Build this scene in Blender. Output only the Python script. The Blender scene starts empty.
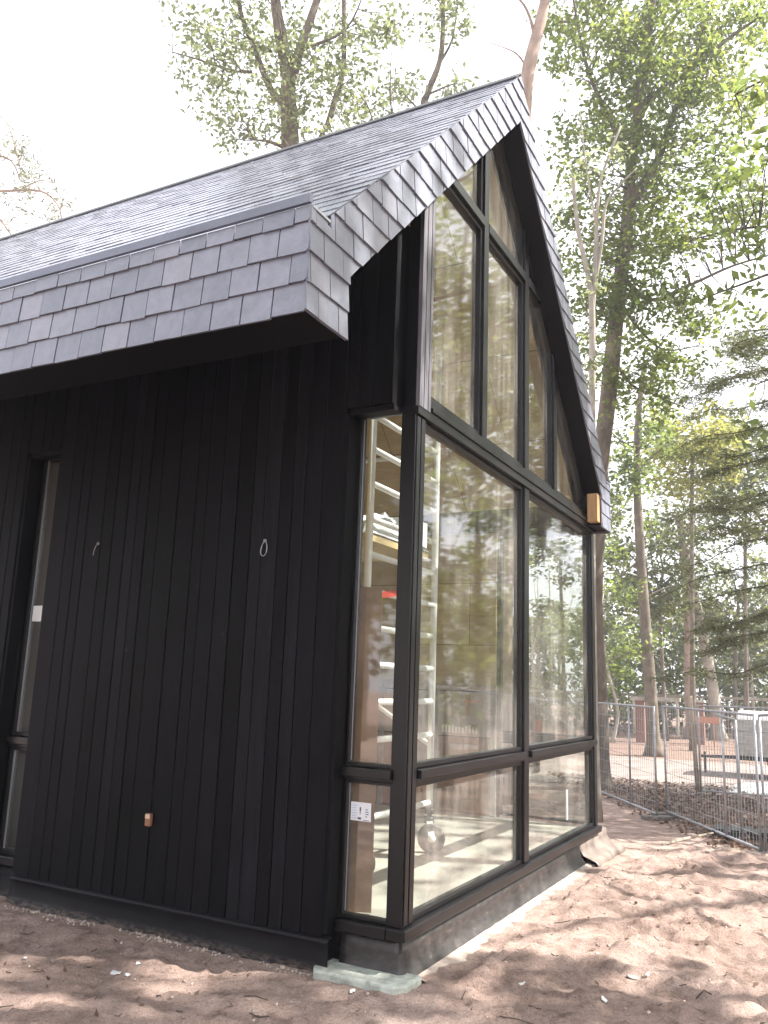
import bpy, bmesh, math, random
import numpy as np
from mathutils import Vector, Matrix, noise

random.seed(7); RNG = np.random.default_rng(11)
SC = bpy.context.scene
COL = SC.collection

# ------------------------------------------------------------------ camera frame
CAM = Vector((1.99633, -4.06513, 1.46900))
FW = Vector((-0.46299814, 0.86390567, 0.19824156))
RT = Vector((0.88416873, 0.46586853, 0.03481621))
UP = Vector((0.06227658, -0.19139883, 0.97953464))
FPX = 839.37
def at(u, v, d):
    """point seen at pixel (u, v) at depth d in front of the camera"""
    return CAM + (FW + RT*((u-384)/FPX) - UP*((v-512)/FPX))*d
def ground_h(x, y):
    t = min(1, max(0, (y-3.8)/6.5)); s = t*t*(3-2*t)
    return 0.02 - 0.82*s
SUN = Vector((0.62, 0.25, 0.74)).normalized()

# ------------------------------------------------------------------ helpers
def tag(o, label=None, cat=None, group=None, kind=None):
    if label: o['label'] = label
    if cat: o['category'] = cat
    if group: o['group'] = group
    if kind: o['kind'] = kind
    return o
ORG = {}
def empty(name, loc, label, cat, group=None):
    o = bpy.data.objects.new(name, None); COL.objects.link(o)
    o.location = loc; o.empty_display_size = .2
    ORG[o.name] = Vector(loc)
    return tag(o, label, cat, group)
def org(parent):
    while parent is not None:
        if parent.name in ORG: return ORG[parent.name]
        parent = parent.parent
    return Vector((0, 0, 0))
def copy_tree(o, parent=None):
    c = o.copy(); COL.objects.link(c); c.parent = parent
    for ch in list(o.children): copy_tree(ch, c)
    return c

class MB:
    def __init__(s): s.v = []; s.f = []; s.smooth = []
    def add(s, vs, fs, sm=False):
        n = len(s.v); s.v += [tuple(v) for v in vs]
        s.f += [tuple(i+n for i in f) for f in fs]; s.smooth += [sm]*len(fs)
        return s
    def box(s, x0, x1, y0, y1, z0, z1):
        vs = [(x, y, z) for z in (z0, z1) for y in (y0, y1) for x in (x0, x1)]
        return s.add(vs, [(0,2,3,1),(4,5,7,6),(0,1,5,4),(2,6,7,3),(0,4,6,2),(1,3,7,5)])
    def obox(s, c, ax, ay, az):
        """oriented box: centre, three half axes"""
        c = Vector(c); ax, ay, az = Vector(ax), Vector(ay), Vector(az)
        vs = [c+ax*i+ay*j+az*k for k in (-1,1) for j in (-1,1) for i in (-1,1)]
        return s.add(vs, [(0,2,3,1),(4,5,7,6),(0,1,5,4),(2,6,7,3),(0,4,6,2),(1,3,7,5)])
    def bar(s, p0, p1, w, h, up=(0,0,1)):
        p0, p1 = Vector(p0), Vector(p1); d = (p1-p0); L = d.length; d.normalize()
        u = Vector(up); sx = d.cross(u)
        if sx.length < 1e-4: sx = d.cross(Vector((1,0,0)))
        sx.normalize(); uz = sx.cross(d)
        return s.obox((p0+p1)/2, d*(L/2), sx*(w/2), uz*(h/2))
    def tube(s, pts, r, n=8, cap=True):
        pts = [Vector(p) for p in pts]
        rs = list(r) if hasattr(r, '__len__') else [r]*len(pts)
        vs = []; fs = []; ref = Vector((0.31, 0.17, 1)).normalized()
        for i, p in enumerate(pts):
            d = (pts[min(i+1, len(pts)-1)]-pts[max(i-1, 0)])
            if d.length < 1e-9: d = Vector((0,0,1))
            d.normalize()
            a = d.cross(ref)
            if a.length < .05: a = d.cross(Vector((1,0,0)))
            a.normalize(); b = d.cross(a)
            for k in range(n):
                t = 2*math.pi*k/n
                vs.append(p+(a*math.cos(t)+b*math.sin(t))*rs[i])
        for i in range(len(pts)-1):
            for k in range(n):
                k2 = (k+1) % n
                fs.append((i*n+k, i*n+k2, (i+1)*n+k2, (i+1)*n+k))
        s.add(vs, fs, True)
        if cap:
            m = len(s.v)-len(vs)
            s.f.append(tuple(m+k for k in range(n))[::-1]); s.smooth.append(False)
            s.f.append(tuple(m+(len(pts)-1)*n+k for k in range(n))); s.smooth.append(False)
        return s
    def prism(s, poly, axis, a0, a1):
        """poly: 2D points in the plane across axis ('x': (y,z), 'y': (x,z), 'z': (x,y))"""
        def P(q, a):
            return {'x': (a, q[0], q[1]), 'y': (q[0], a, q[1]), 'z': (q[0], q[1], a)}[axis]
        n = len(poly)
        vs = [P(q, a0) for q in poly]+[P(q, a1) for q in poly]
        fs = [tuple(range(n)), tuple(range(2*n-1, n-1, -1))]
        fs += [(i, i+n, (i+1) % n+n, (i+1) % n) for i in range(n)]
        return s.add(vs, fs)
    def lathe(s, c, axis, prof, n=24):
        """prof: (offset along axis, radius)"""
        c = Vector(c); ax = Vector(axis).normalized()
        a = ax.orthogonal().normalized(); b = ax.cross(a)
        vs = []; fs = []
        for (o, r) in prof:
            for k in range(n):
                t = 2*math.pi*k/n
                vs.append(c+ax*o+(a*math.cos(t)+b*math.sin(t))*r)
        for i in range(len(prof)-1):
            for k in range(n):
                fs.append((i*n+k, i*n+(k+1) % n, (i+1)*n+(k+1) % n, (i+1)*n+k))
        return s.add(vs, fs, True)
    def build(s, name, mat, parent=None, bevel=0):
        o_ = org(parent) if parent is not None else Vector((0,0,0))
        me = bpy.data.meshes.new(name)
        me.from_pydata([(v[0]-o_.x, v[1]-o_.y, v[2]-o_.z) for v in s.v], [], s.f)
        bm = bmesh.new(); bm.from_mesh(me); bmesh.ops.recalc_face_normals(bm, faces=bm.faces)
        bm.to_mesh(me); bm.free()
        if any(s.smooth): me.polygons.foreach_set('use_smooth', s.smooth)
        me.materials.append(mat)
        o = bpy.data.objects.new(name, me); COL.objects.link(o)
        if parent is not None: o.parent = parent
        if bevel:
            m = o.modifiers.new('bevel', 'BEVEL'); m.width = bevel; m.segments = 2; m.limit_method = 'ANGLE'
        return o

def fast_mesh(name, V, F, mat, parent=None, smooth=False):
    """V (n,3) array, F (m,4) int array"""
    o_ = org(parent) if parent is not None else Vector((0,0,0))
    V = V-np.array(o_)
    me = bpy.data.meshes.new(name)
    me.vertices.add(len(V)); me.vertices.foreach_set('co', V.astype(np.float32).ravel())
    k = F.shape[1]
    me.loops.add(F.size); me.loops.foreach_set('vertex_index', F.astype(np.int32).ravel())
    me.polygons.add(len(F))
    me.polygons.foreach_set('loop_start', np.arange(0, F.size, k, dtype=np.int32))
    me.polygons.foreach_set('loop_total', np.full(len(F), k, dtype=np.int32))
    if smooth: me.polygons.foreach_set('use_smooth', np.ones(len(F), dtype=bool))
    me.update(calc_edges=True); me.validate()
    me.materials.append(mat)
    o = bpy.data.objects.new(name, me); COL.objects.link(o)
    if parent is not None: o.parent = parent
    return o

# ------------------------------------------------------------------ materials
def newmat(name):
    m = bpy.data.materials.new(name); m.use_nodes = True
    nt = m.node_tree; nt.nodes.clear()
    return m, nt, nt.nodes, nt.links
def N(nt, t, **kw):
    n = nt.nodes.new(t)
    for k, v in kw.items():
        if k in n.inputs: n.inputs[k].default_value = v
        else: setattr(n, k, v)
    return n
def ramp(nt, fac, stops):
    r = nt.nodes.new('ShaderNodeValToRGB')
    e = r.color_ramp.elements
    while len(e) < len(stops): e.new(.5)
    for el, (p, c) in zip(e, stops):
        el.position = p; el.color = (c[0], c[1], c[2], 1)
    nt.links.new(fac, r.inputs[0]); return r.outputs[0]
def coords(nt, scale=(1,1,1)):
    tc = nt.nodes.new('ShaderNodeTexCoord'); mp = nt.nodes.new('ShaderNodeMapping')
    mp.inputs['Scale'].default_value = scale
    nt.links.new(tc.outputs['Object'], mp.inputs[0]); return mp.outputs[0]
def noise_tex(nt, vec, scale, detail=6, rough=.6, dist=0):
    n = nt.nodes.new('ShaderNodeTexNoise'); n.inputs['Scale'].default_value = scale
    n.inputs['Detail'].default_value = detail; n.inputs['Roughness'].default_value = rough
    n.inputs['Distortion'].default_value = dist
    nt.links.new(vec, n.inputs['Vector']); return n.outputs[0]
def mix(nt, a, b, fac, mode='MIX'):
    m = nt.nodes.new('ShaderNodeMix'); m.data_type = 'RGBA'; m.blend_type = mode
    for sock, val in ((m.inputs[0], fac), (m.inputs[6], a), (m.inputs[7], b)):
        if hasattr(val, 'links'): nt.links.new(val, sock)
        elif isinstance(val, (int, float)): sock.default_value = val
        else: sock.default_value = (val[0], val[1], val[2], 1)
    return m.outputs[2]
def island(nt):
    return nt.nodes.new('ShaderNodeNewGeometry').outputs['Random Per Island']
def bump(nt, h, strength, dist=.01):
    b = nt.nodes.new('ShaderNodeBump'); b.inputs['Strength'].default_value = strength
    b.inputs['Distance'].default_value = dist
    nt.links.new(h, b.inputs['Height']); return b.outputs[0]
def principled(nt, col, rough, metal=0, normal=None, spec=.5):
    p = nt.nodes.new('ShaderNodeBsdfPrincipled'); o = nt.nodes.new('ShaderNodeOutputMaterial')
    for sock, val in ((p.inputs['Base Color'], col), (p.inputs['Roughness'], rough), (p.inputs['Metallic'], metal), (p.inputs['Specular IOR Level'], spec)):
        if hasattr(val, 'links'): nt.links.new(val, sock)
        elif isinstance(val, (int, float)): sock.default_value = val
        else: sock.default_value = (val[0], val[1], val[2], 1)
    if normal is not None: nt.links.new(normal, p.inputs['Normal'])
    nt.links.new(p.outputs[0], o.inputs[0]); return p
def simple(name, c, rough=.6, metal=0, var=.25, scale=9, bmp=.15, isl=0, stretch=(1,1,1), spec=.5):
    m, nt, _, _ = newmat(name)
    v = coords(nt, stretch); n = noise_tex(nt, v, scale)
    lo = [x*(1-var) for x in c]; hi = [x*(1+var) for x in c]
    col = ramp(nt, n, [(.3, lo), (.7, hi)])
    if isl:
        g = ramp(nt, island(nt), [(0, (1-isl,)*3), (1, (1+isl,)*3)])
        col = mix(nt, col, g, 1.0, 'MULTIPLY')
    n2 = noise_tex(nt, v, scale*5, 4)
    principled(nt, col, rough, metal, bump(nt, n2, bmp, .004) if bmp else None, spec)
    return m
M = {}
def mat_boards():
    m, nt, _, L = newmat('charred_boards')
    v = coords(nt, (14, 14, 1.1)); g = noise_tex(nt, v, 3.0, 8, .65, .6)
    v2 = coords(nt, (1, 1, 1)); b = noise_tex(nt, v2, 2.2, 3)
    r = island(nt)
    base = ramp(nt, r, [(0, (.0010,.0009,.0016)), (.35, (.0021,.0019,.0030)), (.8, (.0040,.0037,.0054)), (1, (.0078,.0073,.0098))])
    col = mix(nt, base, ramp(nt, g, [(.35, (.45,.45,.45)), (.7, (1.7,1.7,1.7))]), 1., 'MULTIPLY')
    col = mix(nt, col, ramp(nt, b, [(.4, (.8,.8,.8)), (.75, (1.3,1.28,1.3))]), 1., 'MULTIPLY')
    # worn knots
    vo = nt.nodes.new('ShaderNodeTexVoronoi'); vo.inputs['Scale'].default_value = 2.6
    L.new(coords(nt, (1, 1, .45)), vo.inputs['Vector'])
    kn = ramp(nt, vo.outputs['Distance'], [(.0, (1.5,1.5,1.5)), (.09, (1,1,1))])
    col = mix(nt, col, kn, 1., 'MULTIPLY')
    ro = ramp(nt, g, [(.3, (.45,)*3), (.8, (.7,)*3)])
    principled(nt, col, ro, 0, bump(nt, g, .5, .004), .12)
    return m
M['boards'] = mat_boards()
M['glint_boards'] = simple('sun_glint_boards', (.105,.100,.118), .42, var=.75, scale=4, stretch=(9,9,.8), bmp=.5, spec=.6)  # grained boards; pale base stands in for sun glint on black wood
M['boards_black'] = simple('black_timber', (.0030,.0027,.0038), .6, var=.4, scale=5, stretch=(6,6,1), bmp=.3, spec=.15)
def mat_slate(ra=.30, rb=.46, bs=.5):
    m, nt, _, L = newmat('slate')
    v = coords(nt); r = island(nt)
    n = noise_tex(nt, v, 14, 7, .65, .4); n2 = noise_tex(nt, v, 60, 4)
    base = ramp(nt, r, [(0, (.145,.159,.203)), (.25, (.170,.183,.232)), (.6, (.183,.196,.247)), (.85, (.196,.207,.258)), (1, (.228,.236,.28))])
    col = mix(nt, base, ramp(nt, n, [(.3, (.78,.78,.8)), (.72, (1.22,1.2,1.2))]), 1., 'MULTIPLY')
    ro = ramp(nt, n, [(.3, (ra,)*3), (.75, (rb,)*3)])
    h = mix(nt, n, n2, .3)
    principled(nt, col, ro, 0, bump(nt, h, bs, .006), .95)
    return m
M['slate'] = mat_slate()
M['roof_slate'] = mat_slate(.15, .30, .18)
M['frame'] = simple('dark_frame', (.0048,.0043,.0056), .36, .0, var=.3, scale=3, bmp=.05, spec=.5)
M['gutter'] = simple('zinc', (.19,.20,.245), .38, .55, var=.12, scale=4, bmp=.04)
M['zinc_light'] = simple('zinc_bright', (.45,.46,.50), .35, .6, var=.1, scale=4, bmp=.03)
def mat_membrane():
    m, nt, _, L = newmat('rubber_membrane')
    v = coords(nt); n = noise_tex(nt, v, 5, 6); n2 = noise_tex(nt, coords(nt, (3,3,9)), 9, 5)
    col = ramp(nt, n, [(.35, (.0045,.0042,.006)), (.75, (.009,.0083,.0105))])
    # splashed sand towards the edge on the ground
    sx = nt.nodes.new('ShaderNodeSeparateXYZ'); tc = nt.nodes.new('ShaderNodeTexCoord'); L.new(tc.outputs['Object'], sx.inputs[0])
    mr = N(nt, 'ShaderNodeMapRange'); L.new(sx.outputs[2], mr.inputs[0])
    mr.inputs[1].default_value = .02; mr.inputs[2].default_value = .07; mr.inputs[3].default_value = .5; mr.inputs[4].default_value = 0
    ma = N(nt, 'ShaderNodeMath', operation='MULTIPLY'); L.new(mr.outputs[0], ma.inputs[0]); L.new(ramp(nt, n2, [(.38, (0,)*3), (.66, (1,)*3)]), ma.inputs[1])
    col = mix(nt, col, (.26,.20,.165), ma.outputs[0])
    principled(nt, col, .55, 0, bump(nt, n, .25, .012), .22)
    return m
M['membrane'] = mat_membrane()
def mat_dusty_membrane():
    m, nt, _, L = newmat('dusty_membrane')
    v = coords(nt); n = noise_tex(nt, v, 4, 6); n2 = noise_tex(nt, coords(nt, (2,2,5)), 7, 6)
    col = ramp(nt, n2, [(.3, (.012,.0105,.011)), (.62, (.045,.038,.036)), (.82, (.16,.125,.105))])
    principled(nt, col, .42, 0, bump(nt, n, .3, .012), .6)
    return m
M['flap'] = simple('sandy_membrane', (.17,.135,.115), .5, var=.5, scale=6, bmp=.2)
M['dusty'] = mat_dusty_membrane()
M['concrete'] = simple('pale_foundation', (.40,.425,.375), .8, var=.4, scale=18, bmp=.4)
def mat_glass():
    m, nt, _, L = newmat('window_glass')
    ge = nt.nodes.new('ShaderNodeNewGeometry')
    d = N(nt, 'ShaderNodeVectorMath', operation='DOT_PRODUCT'); L.new(ge.outputs['Normal'], d.inputs[0]); L.new(ge.outputs['Incoming'], d.inputs[1])
    a = N(nt, 'ShaderNodeMath', operation='ABSOLUTE'); L.new(d.outputs['Value'], a.inputs[0])
    s = N(nt, 'ShaderNodeMath', operation='SUBTRACT'); s.inputs[0].default_value = 1; L.new(a.outputs[0], s.inputs[1])
    p = N(nt, 'ShaderNodeMath', operation='POWER'); L.new(s.outputs[0], p.inputs[0]); p.inputs[1].default_value = 4.2
    f = N(nt, 'ShaderNodeMath', operation='MULTIPLY_ADD'); L.new(p.outputs[0], f.inputs[0]); f.inputs[1].default_value = .85; f.inputs[2].default_value = .15
    tr = N(nt, 'ShaderNodeBsdfTransparent'); tr.inputs[0].default_value = (.90,.93,.90,1)
    gl = N(nt, 'ShaderNodeBsdfGlossy'); gl.inputs['Roughness'].default_value = .035; gl.inputs[0].default_value = (.93,.95,.96,1)
    # slight waviness of the pane
    v = coords(nt); w = noise_tex(nt, v, 1.3, 2)
    L.new(bump(nt, w, .06, .02), gl.inputs['Normal'])
    mx = N(nt, 'ShaderNodeMixShader'); L.new(f.outputs[0], mx.inputs[0]); L.new(tr.outputs[0], mx.inputs[1]); L.new(gl.outputs[0], mx.inputs[2])
    # dust and dried drips, strengthened to stand in for milky reflections
    df = N(nt, 'ShaderNodeBsdfDiffuse'); df.inputs[0].default_value = (.62,.60,.56,1)
    n1 = noise_tex(nt, coords(nt, (1, 5, .35)), 2.5, 5); n2 = noise_tex(nt, v, 1.1, 4)
    k = N(nt, 'ShaderNodeMath', operation='MULTIPLY'); L.new(n1, k.inputs[0]); L.new(n2, k.inputs[1])
    k2 = ramp(nt, k.outputs[0], [(.14, (.015,)*3), (.40, (.17,)*3)])
    # specks
    vo = N(nt, 'ShaderNodeTexVoronoi'); vo.inputs['Scale'].default_value = 11; vo.inputs['Randomness'].default_value = 1; L.new(v, vo.inputs['Vector'])
    sp = ramp(nt, vo.outputs['Distance'], [(.045, (.55,)*3), (.07, (0,)*3)])
    vm = N(nt, 'ShaderNodeMath', operation='GREATER_THAN'); vm.inputs[1].default_value = .80
    cs = N(nt, 'ShaderNodeSeparateColor'); L.new(vo.outputs['Color'], cs.inputs[0]); L.new(cs.outputs[0], vm.inputs[0])
    spm = N(nt, 'ShaderNodeMath', operation='MULTIPLY'); L.new(sp, spm.inputs[0]); L.new(vm.outputs[0], spm.inputs[1])
    ad = N(nt, 'ShaderNodeMath', operation='ADD'); ad.use_clamp = True; L.new(k2, ad.inputs[0]); L.new(spm.outputs[0], ad.inputs[1])
    mx2 = N(nt, 'ShaderNodeMixShader'); L.new(ad.outputs[0], mx2.inputs[0]); L.new(mx.outputs[0], mx2.inputs[1]); L.new(df.outputs[0], mx2.inputs[2])
    o = N(nt, 'ShaderNodeOutputMaterial'); L.new(mx2.outputs[0], o.inputs[0])
    return m
M['glass'] = mat_glass()
def mat_ply():
    m, nt, _, L = newmat('plywood')
    v = coords(nt, (1, 1, 9)); n = noise_tex(nt, v, 2.4, 6, .6, 1.5); n2 = noise_tex(nt, coords(nt), 1.2, 3)
    col = ramp(nt, n, [(.3, (.53,.41,.22)), (.55, (.64,.50,.29)), (.75, (.70,.57,.35))])
    col = mix(nt, col, ramp(nt, n2, [(.35, (.8,.78,.72)), (.7, (1.1,1.1,1.1))]), 1., 'MULTIPLY')
    br = nt.nodes.new('ShaderNodeTexBrick'); br.offset = .5
    br.inputs['Scale'].default_value = 1; br.inputs['Brick Width'].default_value = 1.22; br.inputs['Row Height'].default_value = .62
    br.inputs['Mortar Size'].default_value = .004; br.inputs['Color1'].default_value = (1,1,1,1); br.inputs['Color2'].default_value = (.9,.89,.86,1); br.inputs['Mortar'].default_value = (.35,.3,.25,1)
    tc = nt.nodes.new('ShaderNodeTexCoord'); sx = nt.nodes.new('ShaderNodeSeparateXYZ'); cx = nt.nodes.new('ShaderNodeCombineXYZ')
    L.new(tc.outputs['Object'], sx.inputs[0]); L.new(sx.outputs[0], cx.inputs[0]); L.new(sx.outputs[2], cx.inputs[1]); L.new(cx.outputs[0], br.inputs['Vector'])
    col = mix(nt, col, br.outputs[0], 1., 'MULTIPLY')
    principled(nt, col, .6, 0, None, .3)
    return m
M['ply'] = mat_ply()
M['pine'] = simple('raw_pine', (.46,.29,.15), .6, var=.2, scale=4, stretch=(9,9,1), bmp=.1, spec=.3)
M['board_brown'] = simple('wood_fibre_board', (.26,.155,.095), .9, var=.2, scale=7, bmp=.1, spec=.2)
M['grey_board'] = simple('grey_lining_board', (.40,.36,.31), .8, var=.12, scale=3, bmp=.05, spec=.2)
M['edge_dust'] = simple('mortar_dust', (.42,.35,.30), .85, var=.35, scale=14, bmp=.6)
M['partition'] = simple('grey_green_panel', (.085,.09,.08), .7, var=.2, scale=3, bmp=.05)
M['foot'] = simple('old_concrete', (.17,.155,.14), .9, var=.3, scale=16, bmp=.4)
M['galv'] = simple('galvanised_steel', (.36,.365,.385), .45, .4, var=.2, scale=12, bmp=.05)
M['alu'] = simple('scaffold_aluminium', (.84,.84,.83), .45, .1, var=.1, scale=9, bmp=.05)
M['floor'] = simple('screed', (.50,.48,.43), .7, var=.16, scale=3.5, bmp=.1)
M['red'] = simple('red_plastic', (.50,.055,.035), .5, var=.1, bmp=0)
M['orange'] = simple('orange_plastic', (.50,.22,.14), .5, var=.1, bmp=0)
M['white'] = simple('white_paper', (.80,.80,.82), .7, var=.04, bmp=.0)
M['ink'] = simple('ink', (.10,.10,.13), .7, var=.05, bmp=0)
M['palebl'] = simple('pale_blue_ink', (.55,.62,.74), .7, var=.05, bmp=0)
M['plastic_sheet'] = simple('plastic_sheet', (.74,.76,.78), .18, var=.1, scale=14, bmp=.9)
M['rubber'] = simple('rubber_tyre', (.022,.022,.023), .75, var=.2, bmp=.1)
M['caster'] = simple('castor_tyre', (.13,.115,.105), .6, var=.15, bmp=.1)
M['copper'] = simple('copper_box', (.26,.125,.075), .5, .2, var=.25, scale=40, bmp=.1)
M['copper_top'] = simple('pale_edge', (.55,.38,.28), .5, var=.2, bmp=0)
M['wire'] = simple('bright_wire', (.45,.45,.46), .35, .8, var=.1, bmp=0)
M['hole'] = simple('hole_black', (.002,.002,.002), .9, var=0, bmp=0)
M['wood_grey'] = simple('weathered_wood', (.33,.27,.21), .8, var=.35, scale=6, stretch=(5,5,1), bmp=.3)
M['tarp'] = simple('white_tarpaulin', (.72,.73,.72), .45, var=.12, scale=3, bmp=.3)
M['trailer_side'] = simple('grey_trailer_planks', (.34,.33,.31), .6, var=.25, scale=4, stretch=(1,1,5), bmp=.15)
M['dark_metal'] = simple('dark_chassis', (.04,.04,.042), .5, .3, var=.2)
M['brick'] = simple('red_brick', (.25,.145,.115), .85, var=.35, scale=14, bmp=.4)
M['van_paint'] = simple('dark_blue_paint', (.022,.027,.045), .25, .2, var=.1, bmp=0, spec=.7)
M['van_glass'] = simple('dark_van_glass', (.02,.025,.03), .06, 0, var=.1, bmp=0, spec=.9)
M['foil'] = simple('white_foil', (.70,.71,.69), .4, var=.2, scale=9, bmp=.6)

def mat_bark(name, c1, c2, sc=7):
    m, nt, _, L = newmat(name)
    v = coords(nt, (1, 1, .3)); n = noise_tex(nt, v, sc, 8, .7, .5); n2 = noise_tex(nt, coords(nt), 1.7, 4)
    col = ramp(nt, n, [(.3, c1), (.72, c2)])
    col = mix(nt, col, ramp(nt, n2, [(.35, (.7,.72,.68)), (.7, (1.2,1.18,1.15))]), 1., 'MULTIPLY')
    principled(nt, col, .85, 0, bump(nt, n, .9, .03), .25)
    return m
M['bark'] = mat_bark('bark_grey_brown', (.11,.092,.075), (.26,.22,.19))
M['bark_red'] = mat_bark('bark_red_pine', (.30,.215,.18), (.52,.41,.365), 5)
M['bark_pale'] = mat_bark('bark_pale', (.28,.25,.22), (.52,.48,.44), 5)
M['bark_dark'] = mat_bark('bark_dark', (.06,.05,.043), (.15,.125,.105))
def mat_leaf(name, cols, trans, tfac=.5):
    m, nt, _, L = newmat(name)
    r = island(nt); n = noise_tex(nt, coords(nt), .55, 3)
    ad = N(nt, 'ShaderNodeMath', operation='MULTIPLY_ADD'); L.new(r, ad.inputs[0]); ad.inputs[1].default_value = .55
    mr = N(nt, 'ShaderNodeMath', operation='MULTIPLY_ADD'); L.new(n, mr.inputs[0]); mr.inputs[1].default_value = 1.1; mr.inputs[2].default_value = -.32
    L.new(mr.outputs[0], ad.inputs[2])
    k = len(cols)-1
    col = ramp(nt, ad.outputs[0], [(i/k, c) for i, c in enumerate(cols)])
    tcol = ramp(nt, ad.outputs[0], [(i/k, c) for i, c in enumerate(trans)])
    df = N(nt, 'ShaderNodeBsdfPrincipled'); L.new(col, df.inputs['Base Color']); df.inputs['Roughness'].default_value = .45; df.inputs['Specular IOR Level'].default_value = .45
    tl = N(nt, 'ShaderNodeBsdfTranslucent'); L.new(tcol, tl.inputs[0])
    mx = N(nt, 'ShaderNodeMixShader'); mx.inputs[0].default_value = tfac; L.new(df.outputs[0], mx.inputs[1]); L.new(tl.outputs[0], mx.inputs[2])
    o = N(nt, 'ShaderNodeOutputMaterial'); L.new(mx.outputs[0], o.inputs[0])
    return m
M['leaf_mid'] = mat_leaf('leaf_mid', [(.050,.074,.028), (.075,.100,.036), (.12,.145,.045)], [(.16,.23,.06), (.27,.34,.085), (.50,.51,.12)])
M['leaf_pale'] = mat_leaf('leaf_pale', [(.085,.100,.060), (.11,.128,.072), (.14,.155,.08)], [(.24,.28,.14), (.31,.35,.165), (.40,.42,.19)])
M['leaf_fresh'] = mat_leaf('leaf_fresh', [(.06,.092,.032), (.085,.115,.038), (.12,.145,.045)], [(.17,.25,.065), (.25,.32,.085), (.38,.42,.11)])
M['leaf_yellow'] = mat_leaf('leaf_yellow', [(.10,.12,.035), (.15,.16,.05), (.19,.19,.06)], [(.32,.36,.08), (.46,.46,.12), (.55,.52,.15)])
M['leaf_dark'] = mat_leaf('leaf_conifer', [(.065,.075,.042), (.09,.10,.05), (.12,.125,.06)], [(.16,.19,.085), (.22,.25,.10), (.32,.31,.13)], .45)
M['leaf_pine'] = mat_leaf('leaf_pine', [(.10,.11,.07), (.13,.13,.085), (.15,.14,.10)], [(.22,.24,.14), (.3,.3,.18), (.35,.33,.2)], .4)
M['leaf_wood'] = mat_leaf('leaf_wood', [(.045,.060,.028), (.075,.090,.038), (.13,.135,.050)], [(.11,.15,.05), (.20,.235,.075), (.38,.37,.12)], .42)
M['leaf_litter'] = mat_leaf('leaf_litter', [(.085,.052,.038), (.165,.105,.076), (.28,.20,.155)], [(.15,.08,.05), (.2,.12,.07), (.3,.2,.12)], .15)
M['pebble'] = simple('pebbles', (.36,.30,.26), .85, var=.3, scale=8, bmp=.2, isl=.6)
def mat_ground():
    m, nt, _, L = newmat('sand_ground')
    v = coords(nt)
    n1 = noise_tex(nt, v, .9, 6, .6, .3); n2 = noise_tex(nt, v, 6, 8, .7); n3 = noise_tex(nt, v, 55, 6, .75); n4 = noise_tex(nt, v, 160, 3, .6)
    sand = ramp(nt, n1, [(.3, (.300,.216,.182)), (.5, (.392,.290,.250)), (.7, (.470,.362,.318))])
    sand = mix(nt, sand, ramp(nt, n2, [(.30, (.50,.47,.45)), (.5, (1,1,1)), (.72, (1.26,1.26,1.26))]), 1., 'MULTIPLY')
    sand = mix(nt, sand, ramp(nt, n3, [(.30, (.48,.45,.43)), (.45, (1,1,1)), (.75, (1.25,1.25,1.25))]), 1., 'MULTIPLY')
    sand = mix(nt, sand, ramp(nt, n4, [(.32, (.7,.68,.66)), (.5, (1,1,1)), (.7, (1.2,1.2,1.2))]), 1., 'MULTIPLY')
    litter = ramp(nt, n3, [(.3, (.09,.052,.036)), (.5, (.20,.125,.090)), (.7, (.34,.25,.20))])
    litter = mix(nt, litter, ramp(nt, n2, [(.3, (.65,.6,.6)), (.7, (1.25,1.25,1.25))]), 1., 'MULTIPLY')
    far = ramp(nt, n2, [(.3, (.17,.115,.092)), (.7, (.29,.205,.168))])
    sx = nt.nodes.new('ShaderNodeSeparateXYZ'); L.new(v, sx.inputs[0])
    # distance across the slope where the fence stands: 0.857*(y) + 0.515*x
    mu = N(nt, 'ShaderNodeVectorMath', operation='DOT_PRODUCT'); L.new(v, mu.inputs[0]); mu.inputs[1].default_value = (.857, 1.0*.515+.0, 0)
    mu.inputs[1].default_value = (.857, .515, 0)
    nz = N(nt, 'ShaderNodeMath', operation='MULTIPLY_ADD'); L.new(n1, nz.inputs[0]); nz.inputs[1].default_value = 2.4; L.new(mu.outputs['Value'], nz.inputs[2])
    f1 = N(nt, 'ShaderNodeMapRange', interpolation_type='SMOOTHSTEP'); L.new(nz.outputs[0], f1.inputs[0]); f1.inputs[1].default_value = 6.7; f1.inputs[2].default_value = 7.5
    col = mix(nt, sand, litter, f1.outputs[0])
    nz2 = N(nt, 'ShaderNodeMath', operation='MULTIPLY_ADD'); L.new(n1, nz2.inputs[0]); nz2.inputs[1].default_value = 5; L.new(sx.outputs[1], nz2.inputs[2])
    f2 = N(nt, 'ShaderNodeMapRange', interpolation_type='SMOOTHSTEP'); L.new(nz2.outputs[0], f2.inputs[0]); f2.inputs[1].default_value = 28; f2.inputs[2].default_value = 31
    col = mix(nt, col, far, f2.outputs[0])
    h = mix(nt, n2, n3, .45); h = mix(nt, h, n4, .25)
    principled(nt, col, .95, 0, bump(nt, h, 1.0, .045), .15)
    return m
M['ground'] = mat_ground()
M['track'] = simple('pale_sand_track', (.25,.205,.185), .9, var=.3, scale=2.0, bmp=.3, spec=.2)

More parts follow.
